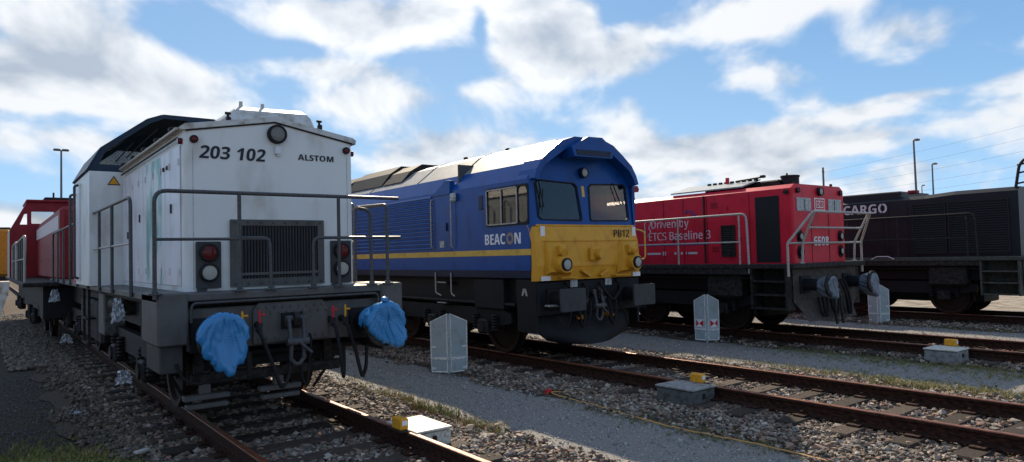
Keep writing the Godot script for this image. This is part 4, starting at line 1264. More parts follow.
	for s in [-1.0, 1.0]:
		var bxm := MB.new()
		bxm.loft([[Vector3(s * 1.1, 1.47, 0.01), Vector3(s * 0.56, 1.45, 0.02), Vector3(s * 0.62, 1.7, 0.02), Vector3(s * 0.66, 2.02, 0.0), Vector3(s * 1.1, 2.03, 0.0)], [Vector3(s * 1.08, 1.52, 0.13), Vector3(s * 0.62, 1.5, 0.13), Vector3(s * 0.66, 1.7, 0.12), Vector3(s * 0.69, 1.98, 0.07), Vector3(s * 1.08, 1.99, 0.07)]])
		var lb := part("lamp_box", bxm, M.yellow_paint, ns)
		var cyl := part("lamp_housing", MB.new().cyl(Vector3(s * 0.86, 1.64, 0.08), Vector3(s * 0.86, 1.64, 0.26), 0.15, 0.14, 24), M.yellow_paint, lb)
		lamp_round("headlamp", cyl, Vector3(s * 0.86, 1.64, 0.25), 0.085, M.black_metal, M.lens_white, 0.05)
		part("jumper_socket", MB.new().box(Vector3(s * 0.84, 1.88, 0.12), Vector3(0.15, 0.16, 0.12), 0.02).cyl(Vector3(s * 0.84, 1.86, 0.15), Vector3(s * 0.86, 1.83, 0.24), 0.06), M.yellow_paint, lb)
		part("corner_patch", MB.new().bx(s * 1.0, s * 1.2, 1.375, 1.45, 0.0, 0.018), M.letter_white, ns)
		part("corner_label", MB.new().box(Vector3(s * 1.11, 2.19, -0.035), Vector3(0.09, 0.2, 0.012)), M.letter_white, ns)
		part("nose_bracket", MB.new().box(Vector3(s * 0.22, 1.47, 0.04), Vector3(0.22, 0.05, 0.08), 0.01, Basis(Vector3.BACK, s * 0.5)), M.yellow_paint, ns)
		part("foot_step", MB.new().bx(s * 0.45, s * 0.85, 1.40, 1.425, 0.0, 0.12, 0.006), M.yellow_paint, ns)
	part("coupler_lamp", MB.new().box(Vector3(0.0, 1.80, 0.05), Vector3(0.22, 0.24, 0.1), 0.03).cyl(Vector3(0.03, 1.8, 0.08), Vector3(0.05, 1.8, 0.2), 0.11, 0.1, 6), M.yellow_paint, ns)
	lettering("PB12", Vector3(0.77, 2.17, -0.018), 0.40, 0.13, 0.0, M.letter_dark, ns, 500, 0.0, 0.01)
	rail_part("nose_handrail", [Vector3(1.24, 2.25, -0.1), Vector3(1.32, 2.2, 0.05), Vector3(1.32, 1.7, 0.05), Vector3(1.24, 1.65, -0.05)], 0.014, M.stripe_yellow, ns, 0.06)
	# black lower front
	part("buffer_beam", MB.new().bx(-1.22, 1.22, 0.78, 1.36, -0.6, -0.06, 0.02), M.black_metal, o)
	part("plough", MB.new().loft(plough_rings(), false, true, false), M.black_metal, o)
	buffer_pair(o, 1.06, -0.06, 0.42, 0.86, true)
	hook(o, 1.1, -0.04)
	for s in [-1.0, 1.0]:
		part("number_plate", MB.new().bx(s * 0.42 - 0.08, s * 0.42 + 0.08, 1.24, 1.36, -0.055, -0.045), M.shutter_grey, o)
		hose(o, Vector3(s * 0.28, 1.1, 0.0), 0.55, 0.1, s * 0.12)
		hose(o, Vector3(s * 0.48, 1.05, 0.0), 0.5, 0.1, -s * 0.14)
		hose(o, Vector3(s * 0.16, 1.0, 0.0), 0.42, 0.14, s * 0.22, null, 0.018)
		hose(o, Vector3(s * 0.6, 0.92, -0.02), 0.34, 0.12, s * 0.2, null, 0.018)
		part("end_cock", MB.new().cyl(Vector3(s * 0.2, 1.0, -0.06), Vector3(s * 0.2, 1.0, 0.04), 0.04).box(Vector3(s * 0.26, 1.03, 0.04), Vector3(0.12, 0.03, 0.02), 0.005), M.frame_grey, o)
		part("jumper_cable", MB.new().tube(bend([Vector3(s * 0.62, 1.32, -0.05), Vector3(s * 0.6, 1.2, 0.1), Vector3(s * 0.36, 0.95, 0.14), Vector3(s * 0.2, 1.15, 0.08), Vector3(s * 0.2, 1.3, -0.05)], 0.12), 0.022), M.rubber, o)
		part("brake_cock", MB.new().cyl(Vector3(s * 0.34, 0.72, -0.05), Vector3(s * 0.34, 0.72, 0.08), 0.045).box(Vector3(s * 0.4, 0.71, 0.08), Vector3(0.14, 0.04, 0.03), 0.008), M.orange_paint, o)
		part("front_step", MB.new().bx(s * 0.72, s * 1.1, 0.94, 0.97, -0.05, 0.1, 0.006), M.pipe_light if s < 0 else M.black_metal, o)
	part("underframe", MB.new().bx(-1.1, 1.1, 0.95, 1.45, -20.3, -0.62), M.black_metal, o)
	bogie(o, [-1.6, -3.4, -5.2], 0.53, 1.28)
	bogie(o, [-15.2, -17.0, -18.8], 0.53, 1.28)
	for s in [-1.0, 1.0]:
		part("fuel_tank", MB.new().bx(s * 0.2, s * 1.28, 0.35, 1.3, -12.6, -6.6, 0.08), M.black_metal, o)
		part("equipment_box", MB.new().bx(s * 0.9, s * 1.25, 0.85, 1.4, -1.9, -1.0, 0.02), M.black_metal, o)
		part("lower_panel", MB.new().bx(s * 1.2, s * 1.26, 0.5, 1.4, -0.6, -0.08, 0.01), M.black_metal, o)
		part("jacking_mark", MB.new().prism(PackedVector2Array([Vector2(-0.45, 1.12), Vector2(-0.41, 1.12), Vector2(-0.37, 1.2), Vector2(-0.33, 1.12), Vector2(-0.29, 1.12), Vector2(-0.33, 1.24), Vector2(-0.41, 1.24)]), -0.003, 0.003, Transform3D(SIDE, Vector3(s * 1.264, 0, 0))), M.pipe_light, o)
		part("air_pipe", MB.new().tube([Vector3(s * 1.2, 0.95, -0.7), Vector3(s * 1.2, 0.95, -6.0)], 0.03), M.frame_dark, o)


# ------------------------------------------------------------------ red locomotive 6508 and the black one behind it
func hood_loco_base(o: Node3D, body: Material, rails: Material, steps: Material, frame: Material) -> void:
	# platform, steps, beam, bogies of the two look-alike hood locomotives; z = 0 at the front edge of the platform
	part("platform", MB.new().bx(-1.5, 1.5, 1.40, 1.5, -14.0, 0.05, 0.015), frame, o)
	part("underframe", MB.new().bx(-1.0, 1.0, 0.9, 1.4, -13.8, -0.3), M.black_metal, o)
	part("buffer_beam", MB.new().loft([[Vector3(-1.3, 1.4, -0.1), Vector3(1.3, 1.4, -0.1)], [Vector3(-1.3, 0.72, -0.1), Vector3(1.3, 0.72, -0.1)], [Vector3(-1.05, 0.5, -0.05), Vector3(1.05, 0.5, -0.05)], [Vector3(-1.0, 0.3, 0.05), Vector3(1.0, 0.3, 0.05)]], false, false, false), M.beam_brown, o)
	for z in [-3.1, -10.8]: part("bogie_bolster", MB.new().bx(-0.55, 0.55, 0.3, 0.95, z - 1.9, z + 1.9, 0.03), M.black_metal, o)
	for s in [-1.0, 1.0]:
		var bxs := part("step_box", MB.new().bx(s * 1.02, s * 1.06, 0.55, 1.4, -0.95, -0.12).bx(s * 1.06, s * 1.5, 0.55, 1.4, -0.16, -0.12).bx(s * 1.06, s * 1.5, 0.55, 1.4, -0.95, -0.91), steps, o)
		for y in [0.58, 0.86, 1.14]: part("step", MB.new().bx(s * 1.08, s * 1.49, y - 0.02, y + 0.02, -0.905, -0.165), steps, bxs)
		part("air_box", MB.new().bx(s * 1.0, s * 1.35, 0.75, 1.3, -2.2, -1.3, 0.06), M.frame_dark, o)
		part("fuel_tank", MB.new().bx(s * 0.2, s * 1.3, 0.4, 1.3, -8.5, -5.4, 0.06), M.black_metal, o)
		part("side_sill", MB.new().bx(s * 1.44, s * 1.49, 1.28, 1.4, -13.9, -0.96), M.frame_dark, o)
		part("side_pipe", MB.new().tube([Vector3(s * 1.25, 1.2, -1.0), Vector3(s * 1.25, 1.2, -5.4)], 0.03), M.frame_dark, o)
		# railing along the walkway
		rail_part("walkway_railing", [Vector3(s * 1.47, 1.3, -0.98), Vector3(s * 1.47, 2.58, -1.02), Vector3(s * 1.47, 2.57, -5.2), Vector3(s * 1.47, 1.5, -5.2)], 0.024, rails, o, 0.14)
		part("railing_rod", MB.new().tube([Vector3(s * 1.47, 1.98, -1.2), Vector3(s * 1.47, 1.98, -5.2)], 0.018), rails, o)
		for z in [-1.2, -2.85, -4.2]: part("railing_post", MB.new().tube([Vector3(s * 1.47, 1.45, z), Vector3(s * 1.47, 2.57, z)], 0.02), rails, o)
	bogie(o, [-1.9, -4.3], 0.5, 1.2)
	bogie(o, [-9.6, -12.0], 0.5, 1.2)


func red_locomotive() -> void:
	var o := thing("diesel_locomotive", "bright red diesel locomotive number 6508 with ETCS Baseline 3 lettering", "locomotive", Vector3(14.4, 0, -7.6))
	hood_loco_base(o, M.red_paint, M.pipe_light, M.frame_dark, M.frame_dark)
	var HX := 1.07
	var rings := []
	for q in [[0.05, -0.18], [0.015, -0.19], [0.0, -0.22], [0.0, -6.7]]:
		var hw: float = HX - q[0]
		rings.append([Vector3(-hw, 1.5, q[1]), Vector3(hw, 1.5, q[1]), Vector3(hw, 3.08, q[1]), Vector3(hw - 0.14, 3.17, q[1]), Vector3(-hw + 0.14, 3.17, q[1]), Vector3(-hw, 3.08, q[1])])
	var hood := part("hood", MB.new().loft(rings), M.red_paint, o)
	# front face
	for s in [-1.0, 1.0]:
		var sh := part("shutter", MB.new().bx(s * 0.36, s * 0.92, 2.60, 2.88, -0.178, -0.165, 0.004), M.shutter_grey, hood)
		part("shutter_rod", MB.new().bx(s * 0.62 - 0.008, s * 0.62 + 0.008, 2.62, 2.86, -0.1645, -0.155), M.frame_grey, sh)
		for y in [2.06, 1.73]:
			var pl := part("lamp_plate", MB.new().prism(rect(s * 0.84 - 0.1, y - 0.14, s * 0.84 + 0.1, y + 0.14, 0.09), -0.179, -0.165), M.black_metal, hood)
			lamp_round("headlamp", pl, Vector3(s * 0.84, y, -0.165), 0.068, M.black_metal, M.lens_white, 0.045)
		lamp_round("marker_lamp", hood, Vector3(s * 0.88, 3.03, -0.18), 0.045, M.black_metal, M.lens_red, 0.05)
		part("front_seam", MB.new().bx(s * 0.36 - 0.006, s * 0.36 + 0.006, 1.52, 2.55, -0.179, -0.172), M.red_old, hood)
		part("roof_eye", MB.new().cyl(Vector3(s * 0.75, 3.17, -0.3), Vector3(s * 0.75, 3.24, -0.3), 0.03), M.frame_dark, hood)
	lamp_round("top_headlamp", hood, Vector3(0.0, 3.03, -0.18), 0.075, M.black_metal, M.lens_white, 0.07)
	var db := part("logo_plate", MB.new().prism(rect(-0.21, 2.62, 0.21, 2.89, 0.02), -0.178, -0.17), M.letter_white, hood)
	part("logo_frame", MB.new().prism(rect(-0.185, 2.645, 0.185, 2.865, 0.02), -0.1699, -0.166, Transform3D(), [rect(-0.155, 2.675, 0.155, 2.835)]), M.red_paint, db)
	lettering("DB", Vector3(0, 2.755, -0.166), 0.25, 0.12, 0.0, M.red_paint, db, 700)
	lettering("6508", Vector3(0.02, 1.96, -0.174), 0.62, 0.20, 0.0, M.letter_white, hood, 700)
	# left side
	for s in [-1.0, 1.0]:
		var x: float = s * HX
		part("hood_door", MB.new().bx(x, x + s * 0.012, 1.53, 2.94, -1.05, -0.48, 0.004), M.grille_black, hood, "large black door near the front of the red hood")
		louvre("side_grille", hood, x, 1.66, 2.37, -1.93, -1.57, s, M.frame_dark, 0.05)
		for z in [-1.2, -2.32, -3.0, -3.6]: part("panel_seam", MB.new().bx(x, x + s * 0.008, 1.53, 3.05, z - 0.008, z + 0.008), M.red_old, hood)
		part("drain_pipe", MB.new().bx(x, x + s * 0.03, 1.53, 3.08, -2.40, -2.37), M.frame_dark, hood)
		for y in [1.78, 2.78]:
			for k in 4: part("vent_slot", MB.new().bx(x, x + s * 0.014, y + k * 0.035, y + k * 0.035 + 0.014, -2.2, -2.02), M.red_old, hood)
		for z in [-1.45, -2.6, -3.3]:
			part("door_latch", MB.new().box(Vector3(x + s * 0.012, 2.05, z), Vector3(0.03, 0.1, 0.03), 0.006), M.frame_dark, hood)
			for y in [1.75, 2.75]: part("hinge", MB.new().cyl(Vector3(x + s * 0.008, y - 0.05, z - 0.3), Vector3(x + s * 0.008, y + 0.05, z - 0.3), 0.012, 0.012, 6), M.red_old, hood)
		part("side_lamp", MB.new().cyl(Vector3(x, 3.0, -0.3), Vector3(x + s * 0.06, 3.0, -0.3), 0.05), M.frame_dark, hood)
		if s < 0:
			lettering("Driven by", Vector3(x - 0.003, 2.46, -3.42), 1.15, 0.27, -PI / 2, M.letter_grey, hood, 400)
			lettering("ETCS Baseline 3", Vector3(x - 0.003, 2.19, -3.16), 1.85, 0.21, -PI / 2, M.letter_grey, hood, 400)
			part("blue_line", MB.new().bx(x, x - 0.006, 1.955, 2.005, -4.3, -2.28), M.blue_paint, hood)
			part("swirl_logo", MB.new().tube(bend([Vector3(x - 0.008, 2.25, -4.2), Vector3(x - 0.008, 2.55, -4.22), Vector3(x - 0.008, 2.62, -4.05), Vector3(x - 0.008, 2.5, -4.0), Vector3(x - 0.008, 2.42, -4.1), Vector3(x - 0.008, 2.3, -4.0), Vector3(x - 0.008, 2.2, -4.12)], 0.08), 0.012, 6), M.letter_grey, hood)
			part("wave_logo", MB.new().tube(bend([Vector3(x - 0.006, 2.72, -2.95), Vector3(x - 0.006, 2.78, -2.8), Vector3(x - 0.006, 2.68, -2.7), Vector3(x - 0.006, 2.64, -2.62)], 0.08), 0.016, 6), M.blue_paint, hood)
			for p in [[-4.15, -3.72, 0.05], [-3.66, -3.56, 0.09], [-3.3, -3.24, 0.06], [-3.1, -3.05, 0.06], [-2.95, -2.62, 0.05]]:
				part("small_print", MB.new().bx(x, x - 0.004, 1.76 - p[2] * 0.5, 1.76 + p[2] * 0.5, p[0], p[1]), M.letter_grey, hood)
	# things on the roof
	part("roof_flap", MB.new().prism(PackedVector2Array([Vector2(-0.95, 3.20), Vector2(-0.2, 3.40), Vector2(-0.2, 3.43), Vector2(-0.96, 3.23)]), -3.45, -1.45), M.shutter_grey, o, "pale grey flap lying tilted on the roof")
	var rg := MB.new().bx(-0.35, 0.3, 3.17, 3.36, -2.9, -0.9, 0.03)
	part("roof_gear", rg, M.frame_dark, o)
	for k in 9: part("roof_bolt", MB.new().box(Vector3(-0.35, 3.40, -2.75 + k * 0.16), Vector3(0.06, 0.07, 0.09), 0.01), M.frame_dark, o)
	part("exhaust_stack", MB.new().cyl(Vector3(-0.1, 3.16, -0.78), Vector3(-0.1, 3.42, -0.78), 0.19, 0.19, 24).cyl(Vector3(-0.1, 3.40, -0.78), Vector3(-0.1, 3.44, -0.78), 0.205, 0.205, 24), M.black_metal, o)
	part("stack_pin", MB.new().cyl(Vector3(-0.22, 3.44, -0.78), Vector3(-0.22, 3.49, -0.78), 0.02), M.black_metal, o)
	part("roof_horn", MB.new().cyl(Vector3(-0.4, 3.36, -2.2), Vector3(-0.4, 3.52, -2.2), 0.045), M.signal_red, o)
	part("roof_arm", MB.new().tube([Vector3(-0.5, 3.40, -1.9), Vector3(-0.62, 3.42, -1.15)], 0.02).box(Vector3(-0.63, 3.43, -1.12), Vector3(0.1, 0.06, 0.1), 0.01), M.frame_dark, o)
	# cab behind the hood
	var cab := part("cab", MB.new().prism(PackedVector2Array([Vector2(-1.45, 1.5), Vector2(1.45, 1.5), Vector2(1.42, 3.25), Vector2(1.2, 3.72), Vector2(-1.2, 3.72), Vector2(-1.42, 3.25)]), -9.0, -6.7, Transform3D()), M.red_paint, o)
	part("cab_roof", MB.new().prism(PackedVector2Array([Vector2(-1.26, 3.62), Vector2(1.26, 3.62), Vector2(1.3, 3.7), Vector2(1.24, 3.8), Vector2(-1.24, 3.8), Vector2(-1.3, 3.7)]), -9.1, -6.5), M.red_old, cab)
	for s in [-1.0, 1.0]: part("cab_window", MB.new().bx(s * 1.1, s * 1.34, 2.3, 3.2, -6.699, -6.685), M.glass_dark, cab)
	part("rear_hood", MB.new().bx(-1.07, 1.07, 1.5, 3.1, -13.0, -9.01, 0.05), M.red_paint, o)
	# railing at the front
	for s in [-1.0, 1.0]:
		rail_part("front_railing", [Vector3(s * 1.53, 1.25, -0.05), Vector3(s * 1.53, 1.92, -0.05), Vector3(s * 1.2, 2.55, 0.33), Vector3(0, 2.55, 0.33)], 0.026, M.pipe_light, o, 0.06)
		rail_part("front_post", [Vector3(s * 1.08, 1.5, 0.0), Vector3(s * 1.08, 1.92, 0.02), Vector3(s * 1.13, 2.54, 0.32)], 0.024, M.pipe_light, o, 0.08)
		part("post_foot", MB.new().box(Vector3(s * 1.08, 1.515, 0.0), Vector3(0.12, 0.025, 0.06), 0.006), M.pipe_light, o)
	part("railing_rod", MB.new().tube([Vector3(-1.53, 1.92, -0.04), Vector3(1.53, 1.92, -0.04)], 0.022), M.pipe_light, o)
	part("railing_rod", MB.new().tube([Vector3(-1.12, 2.23, 0.17), Vector3(1.12, 2.23, 0.17)], 0.022), M.pipe_light, o)
	buffer_pair(o, 1.06, -0.1, 0.5)
	hook(o, 1.1, -0.08)
	for p in [[-0.42, 0.1], [-0.3, -0.14], [0.35, 0.3], [0.5, 0.2], [0.12, -0.1]]: hose(o, Vector3(p[0], 1.1, -0.06), 0.72, 0.18, p[1], null, 0.026)
	for x in [-0.1, 0.15]: part("hanging_pipe", MB.new().tube([Vector3(x, 1.0, 0.1), Vector3(x + 0.02, 0.2, 0.16)], 0.03), M.frame_dark, o)


func black_locomotive() -> void:
	var o := thing("diesel_locomotive", "black diesel locomotive with CARGO lettering at the right edge", "locomotive", Vector3(21.0, 0, -5.55))
	hood_loco_base(o, M.night_paint, M.frame_dark, M.green_grey, M.green_grey)
	var HX := 1.07
	var prof := func(z: float, y: float) -> Array: return [Vector3(-HX, 1.5, z), Vector3(HX, 1.5, z), Vector3(HX, y - 0.1, z), Vector3(HX - 0.14, y, z), Vector3(-HX + 0.14, y, z), Vector3(-HX, y - 0.1, z)]
	var hood := part("hood", MB.new().loft([prof.call(-0.2, 3.2), prof.call(-1.6, 3.2), prof.call(-2.3, 3.15), prof.call(-6.4, 3.13)]), M.night_paint, o)
	for s in [-1.0, 1.0]:
		var x: float = s * HX
		louvre("side_grille", hood, x, 1.58, 2.92, -1.75, -0.4, s, M.slat_black, 0.06)
		louvre("side_grille", hood, x, 1.58, 2.92, -2.62, -1.8, s, M.slat_black, 0.06)
		for z in [-2.75, -3.25, -3.4]: part("panel_seam", MB.new().bx(x, x + s * 0.01, 1.53, 3.0, z - 0.01, z + 0.01), M.grille_black, hood)
		part("panel_rim", MB.new().bx(x, x + s * 0.02, 2.56, 2.585, -6.3, -2.76), M.frame_dark, hood)
	lettering("CARGO", Vector3(-HX - 0.003, 2.87, -3.88), 1.22, 0.26, -PI / 2, M.letter_grey, hood, 700)
	part("emblem", MB.new().tube([Vector3(-1.5, 1.45, -3.55), Vector3(-1.51, 1.53, -3.4), Vector3(-1.51, 1.53, -3.1), Vector3(-1.5, 1.45, -2.95)], 0.014, 6), M.letter_grey, o)
	part("roof_box", MB.new().bx(-0.95, 0.95, 3.1, 3.32, -4.6, -2.95, 0.03), M.night_paint, o)
	part("roof_lamp", MB.new().box(Vector3(-0.7, 3.28, -2.72), Vector3(0.2, 0.1, 0.24), 0.02), M.red_old, o)
	part("cab", MB.new().prism(PackedVector2Array([Vector2(-1.42, 1.5), Vector2(1.42, 1.5), Vector2(1.4, 3.1), Vector2(1.15, 3.3), Vector2(-1.15, 3.3), Vector2(-1.4, 3.1)]), -8.9, -6.41), M.night_paint, o)
	# curved frame on the roof at the picture's edge
	rail_part("roof_ladder", [Vector3(-0.95, 3.15, -0.28), Vector3(-0.95, 3.75, -0.18), Vector3(-0.9, 3.92, 0.0), Vector3(-0.7, 3.98, 0.5)], 0.035, M.frame_dark, o, 0.2)
	rail_part("roof_ladder", [Vector3(-0.95, 3.15, 0.25), Vector3(-0.93, 3.7, 0.27), Vector3(-0.85, 3.9, 0.4), Vector3(-0.5, 3.97, 0.8)], 0.035, M.frame_dark, o, 0.2)
	for y in [3.35, 3.6, 3.8]: part("ladder_rung", MB.new().tube([Vector3(-0.94, y - 0.08, -0.23), Vector3(-0.94, y, 0.26)], 0.022), M.frame_dark, o)
	buffer_pair(o, 1.06, -0.1, 0.5)


func grey_bags() -> void:
	var a := part(numbered("plastic_bag"), bag_mesh(Vector3(13.56, 1.05, -7.08), 0.15, 0.34, Vector2(-0.1, 0.28), 0.08, 0.08, 31), M.bag_grey, self)
	tag(a, "grey plastic bag over the left buffer of the bright red locomotive", "plastic bag", "bags over buffers")
	var b := part(numbered("plastic_bag"), bag_mesh(Vector3(15.32, 1.05, -7.08), 0.15, 0.34, Vector2(0.1, 0.28), 0.12, 0.06, 37), M.bag_grey, self)
	tag(b, "grey plastic bag over the right buffer of the bright red locomotive", "plastic bag", "bags over buffers")


# ------------------------------------------------------------------ locomotives far on the left
func old_red_locomotive() -> void:
	var o := thing("diesel_locomotive", "dark red locomotive standing behind the white one at the left", "locomotive", Vector3(2.2, 0, -19.6))
	part("platform", MB.new().bx(-1.5, 1.5, 1.35, 1.45, -14.0, 0.6, 0.015), M.frame_dark, o)
	part("hood", MB.new().bx(-0.75, 0.75, 1.45, 3.25, -9.0, 0.0, 0.08), M.red_old, o)
	var cab := part("cab", MB.new().prism(PackedVector2Array([Vector2(-1.5, 1.45), Vector2(1.5, 1.45), Vector2(1.5, 3.05), Vector2(1.02, 4.02), Vector2(-1.02, 4.02), Vector2(-1.5, 3.05)]), -9.07, -9.0, Transform3D(), [PackedVector2Array([Vector2(-1.22, 3.25), Vector2(-1.02, 3.25), Vector2(-1.02, 3.62), Vector2(-1.1, 3.6)]), rect(-0.9, 3.28, -0.1, 3.7, 0.03), rect(0.1, 3.28, 0.9, 3.7, 0.03)]), M.red_old, o)
	part("cab_side", MB.new().bx(-1.5, -1.45, 1.45, 3.05, -11.4, -9.07), M.shutter_grey, cab)
	part("cab_side", MB.new().bx(1.45, 1.5, 1.45, 3.05, -11.4, -9.07), M.red_old, cab)
	for s in [-1.0, 1.0]: part("cab_slope", MB.new().quad(Vector3(s * 1.5, 3.05, -9.07), Vector3(s * 1.02, 4.02, -9.07), Vector3(s * 1.02, 4.02, -11.4), Vector3(s * 1.5, 3.05, -11.4)), M.shutter_grey, cab)
	part("cab_roof", MB.new().bx(-1.05, 1.05, 4.02, 4.1, -11.5, -8.9, 0.02), M.red_old, cab)
	part("cab_back", MB.new().prism(PackedVector2Array([Vector2(-1.5, 1.45), Vector2(1.5, 1.45), Vector2(1.5, 3.05), Vector2(1.02, 4.02), Vector2(-1.02, 4.02), Vector2(-1.5, 3.05)]), -11.47, -11.4, Transform3D(), [rect(-1.2, 3.2, -0.1, 3.85), rect(0.1, 3.2, 1.2, 3.85)]), M.red_old, cab)
	for g in [rect(-0.9, 3.28, -0.1, 3.7, 0.03), rect(0.1, 3.28, 0.9, 3.7, 0.03)]: part("windscreen", MB.new().prism(g, -9.04, -9.03), M.glass_clear, cab)
	part("roof_gear", MB.new().bx(-0.5, 0.4, 4.1, 4.25, -10.6, -9.6, 0.03).cyl(Vector3(-0.2, 4.2, -10.0), Vector3(-0.2, 4.45, -10.0), 0.03), M.frame_dark, cab)
	part("hood_stripe", MB.new().bx(-0.76, -0.752, 2.7, 3.05, -8.9, -0.3), M.letter_grey, o)
	for z in [[-8.9, -5.6], [-5.2, -0.4]]:
		rail_part("walkway_railing", [Vector3(-1.42, 1.45, z[0]), Vector3(-1.42, 2.5, z[0]), Vector3(-1.42, 2.55, z[1]), Vector3(-1.42, 1.45, z[1])], 0.03, M.pipe_light, o, 0.15)
		part("railing_rod", MB.new().tube([Vector3(-1.42, 2.0, z[0]), Vector3(-1.42, 2.0, z[1])], 0.022), M.pipe_light, o)
		for k in 3: part("railing_post", MB.new().tube([Vector3(-1.42, 1.45, lerp(z[0], z[1], 0.25 * (k + 1))), Vector3(-1.42, 2.52, lerp(z[0], z[1], 0.25 * (k + 1)))], 0.025), M.pipe_grey, o)
	part("underframe", MB.new().bx(-1.1, 1.1, 0.6, 1.35, -13.5, 0.3), M.black_metal, o)
	bogie(o, [-1.8, -4.0], 0.5, 1.2)
	bogie(o, [-9.5, -11.7], 0.5, 1.2)


func orange_locomotive() -> void:
	var o := thing("diesel_locomotive", "orange locomotive at the far left edge behind the dark red one", "locomotive", Vector3(-0.28, 0, -40.0))
	part("platform", MB.new().bx(-1.5, 1.5, 1.2, 1.4, -14.0, 0.6), M.frame_dark, o)
	part("hood", MB.new().bx(-1.1, 1.3, 1.4, 3.6, -9.0, 0.0, 0.1), M.orange_paint, o)
	part("cab", MB.new().bx(-1.5, 1.5, 1.4, 3.9, -11.0, -9.01, 0.08), M.orange_paint, o)
	part("cab_roof", MB.new().bx(-1.55, 1.55, 3.9, 4.1, -11.1, -8.9, 0.05), M.frame_dark, o)
	part("underframe", MB.new().bx(-1.2, 1.2, 0.5, 1.2, -13.5, 0.3), M.black_metal, o)
	rail_part("walkway_railing", [Vector3(1.46, 1.4, -8.5), Vector3(1.46, 2.4, -8.5), Vector3(1.46, 2.4, 0.5), Vector3(1.46, 1.4, 0.5)], 0.03, M.pipe_light, o)
	part("railing_rod", MB.new().tube([Vector3(1.46, 1.9, -8.5), Vector3(1.46, 1.9, 0.5)], 0.022), M.pipe_light, o)
	bogie(o, [-2.0, -4.2], 0.5, 1.2)
	bogie(o, [-9.5, -11.7], 0.5, 1.2)


# ------------------------------------------------------------------ small things in the yard
func marker_board(at: Vector3, turn: float, label: String, patches: bool, open := 0.5, w := 0.32) -> void:
	# two pentagonal sheets hinged on a post like an open book
	var o := thing("marker_board", label, "marker board", at, "folding marker boards between the tracks")
	o.rotation.y = turn
	part("post", MB.new().tube([Vector3(0, -0.1, 0), Vector3(0, 1.01, 0)], 0.022, 8).box(Vector3(0, 0.22, 0.0), Vector3(0.06, 0.05, 0.06), 0.01).box(Vector3(0, 0.6, 0.0), Vector3(0.055, 0.04, 0.055), 0.01), M.board_grey, o)
	for s in [-1.0, 1.0]:
		var xf := Transform3D(Basis(Vector3.UP, s * open), Vector3(s * 0.022, 0, -0.01))
		var up := PackedVector2Array([Vector2(s * 0.01, 0.24), Vector2(s * w, 0.24), Vector2(s * w, 0.87), Vector2(s * 0.01, 1.01)])
		var lo := PackedVector2Array([Vector2(s * 0.01, 0.0), Vector2(s * (w - 0.015), 0.0), Vector2(s * w, 0.22), Vector2(s * 0.01, 0.22)])
		for p in [up, lo]:
			var sh := part("sheet", MB.new().prism(p, -0.006, 0.006, xf), M.board_grey, o)
			var pts := []
			for q in p: pts.append(xf * Vector3(q.x, q.y, 0.0))
			pts.append(pts[0])
			part("rim", MB.new().tube(pts, 0.016, 6), M.edge_white, sh)
		if patches:
			var pa := part("reflector", MB.new().prism(rect(min(s * 0.04, s * (w - 0.03)), 0.28, max(s * 0.04, s * (w - 0.03)), 0.46), 0.0065, 0.012, xf), M.letter_white, o)
			part("red_patch", MB.new().prism(PackedVector2Array([Vector2(s * 0.05, 0.29), Vector2(s * 0.15, 0.37), Vector2(s * 0.05, 0.45)]), 0.0125, 0.015, xf).prism(PackedVector2Array([Vector2(s * (w - 0.04), 0.29), Vector2(s * 0.16, 0.37), Vector2(s * (w - 0.04), 0.45)]), 0.0125, 0.015, xf), M.signal_red, pa)
		else:
			for y in [0.42, 0.05]: part("label_strip", MB.new().prism(rect(min(s * (w - 0.09), s * (w - 0.02)), y, max(s * (w - 0.09), s * (w - 0.02)), y + 0.03), 0.0065, 0.01, xf), M.letter_white, o)


func rail_box(x0: float, x1: float, z0: float, z1: float, top: float, lid: Material, side: Material, label: String) -> void:
	var o := thing("cable_box", label, "box", Vector3((x0 + x1) * 0.5, -0.22, (z0 + z1) * 0.5), "boxes beside the rails")
	var w := x1 - x0
	var d: float = abs(z1 - z0)
	var h := top + 0.22
	var side_x := -1.0 if x0 < 4.0 else 1.0
	part("body", MB.new().box(Vector3(0, (h - 0.025) * 0.5 - 0.01, 0), Vector3(w - 0.03, h - 0.025, d - 0.03), 0.01), side, o)
	part("lid", MB.new().box(Vector3(0, h - 0.0125, 0), Vector3(w, 0.026, d), 0.008), lid, o)
	part("lock", MB.new().box(Vector3(0, h * 0.55, d * 0.5 - 0.008), Vector3(0.05, 0.07, 0.02), 0.006), M.frame_dark, o)
	part("rail_cable", MB.new().tube(bend([Vector3(side_x * (w * 0.5 - 0.02), h * 0.45, 0.12), Vector3(side_x * (w * 0.5 + 0.04), h * 0.4, 0.16), Vector3(side_x * (w * 0.5 + 0.05), 0.09, 0.3), Vector3(side_x * (w * 0.5 + 0.06), 0.07, 0.45)], 0.06), 0.012, 6), M.rubber, o)
	for s in [-1.0, 1.0]: part("lid_screw", MB.new().cyl(Vector3(w * 0.4, h, s * d * 0.4), Vector3(w * 0.4, h + 0.008, s * d * 0.4), 0.014, 0.014, 8), M.steel, o)


func rail_clamp(at: Vector3, label: String) -> void:
	var o := thing("rail_clamp", label, "clamp", at, "yellow clamps on the rails")
	part("body", MB.new().box(Vector3(0, 0.07, 0), Vector3(0.10, 0.125, 0.2), 0.014), M.signal_yellow, o)
	part("plate", MB.new().box(Vector3(0, 0.004, 0), Vector3(0.15, 0.008, 0.3), 0.002), M.frame_dark, o)
	part("label_plate", MB.new().box(Vector3(0.0, 0.085, 0.101), Vector3(0.06, 0.05, 0.004)), M.letter_white, o)


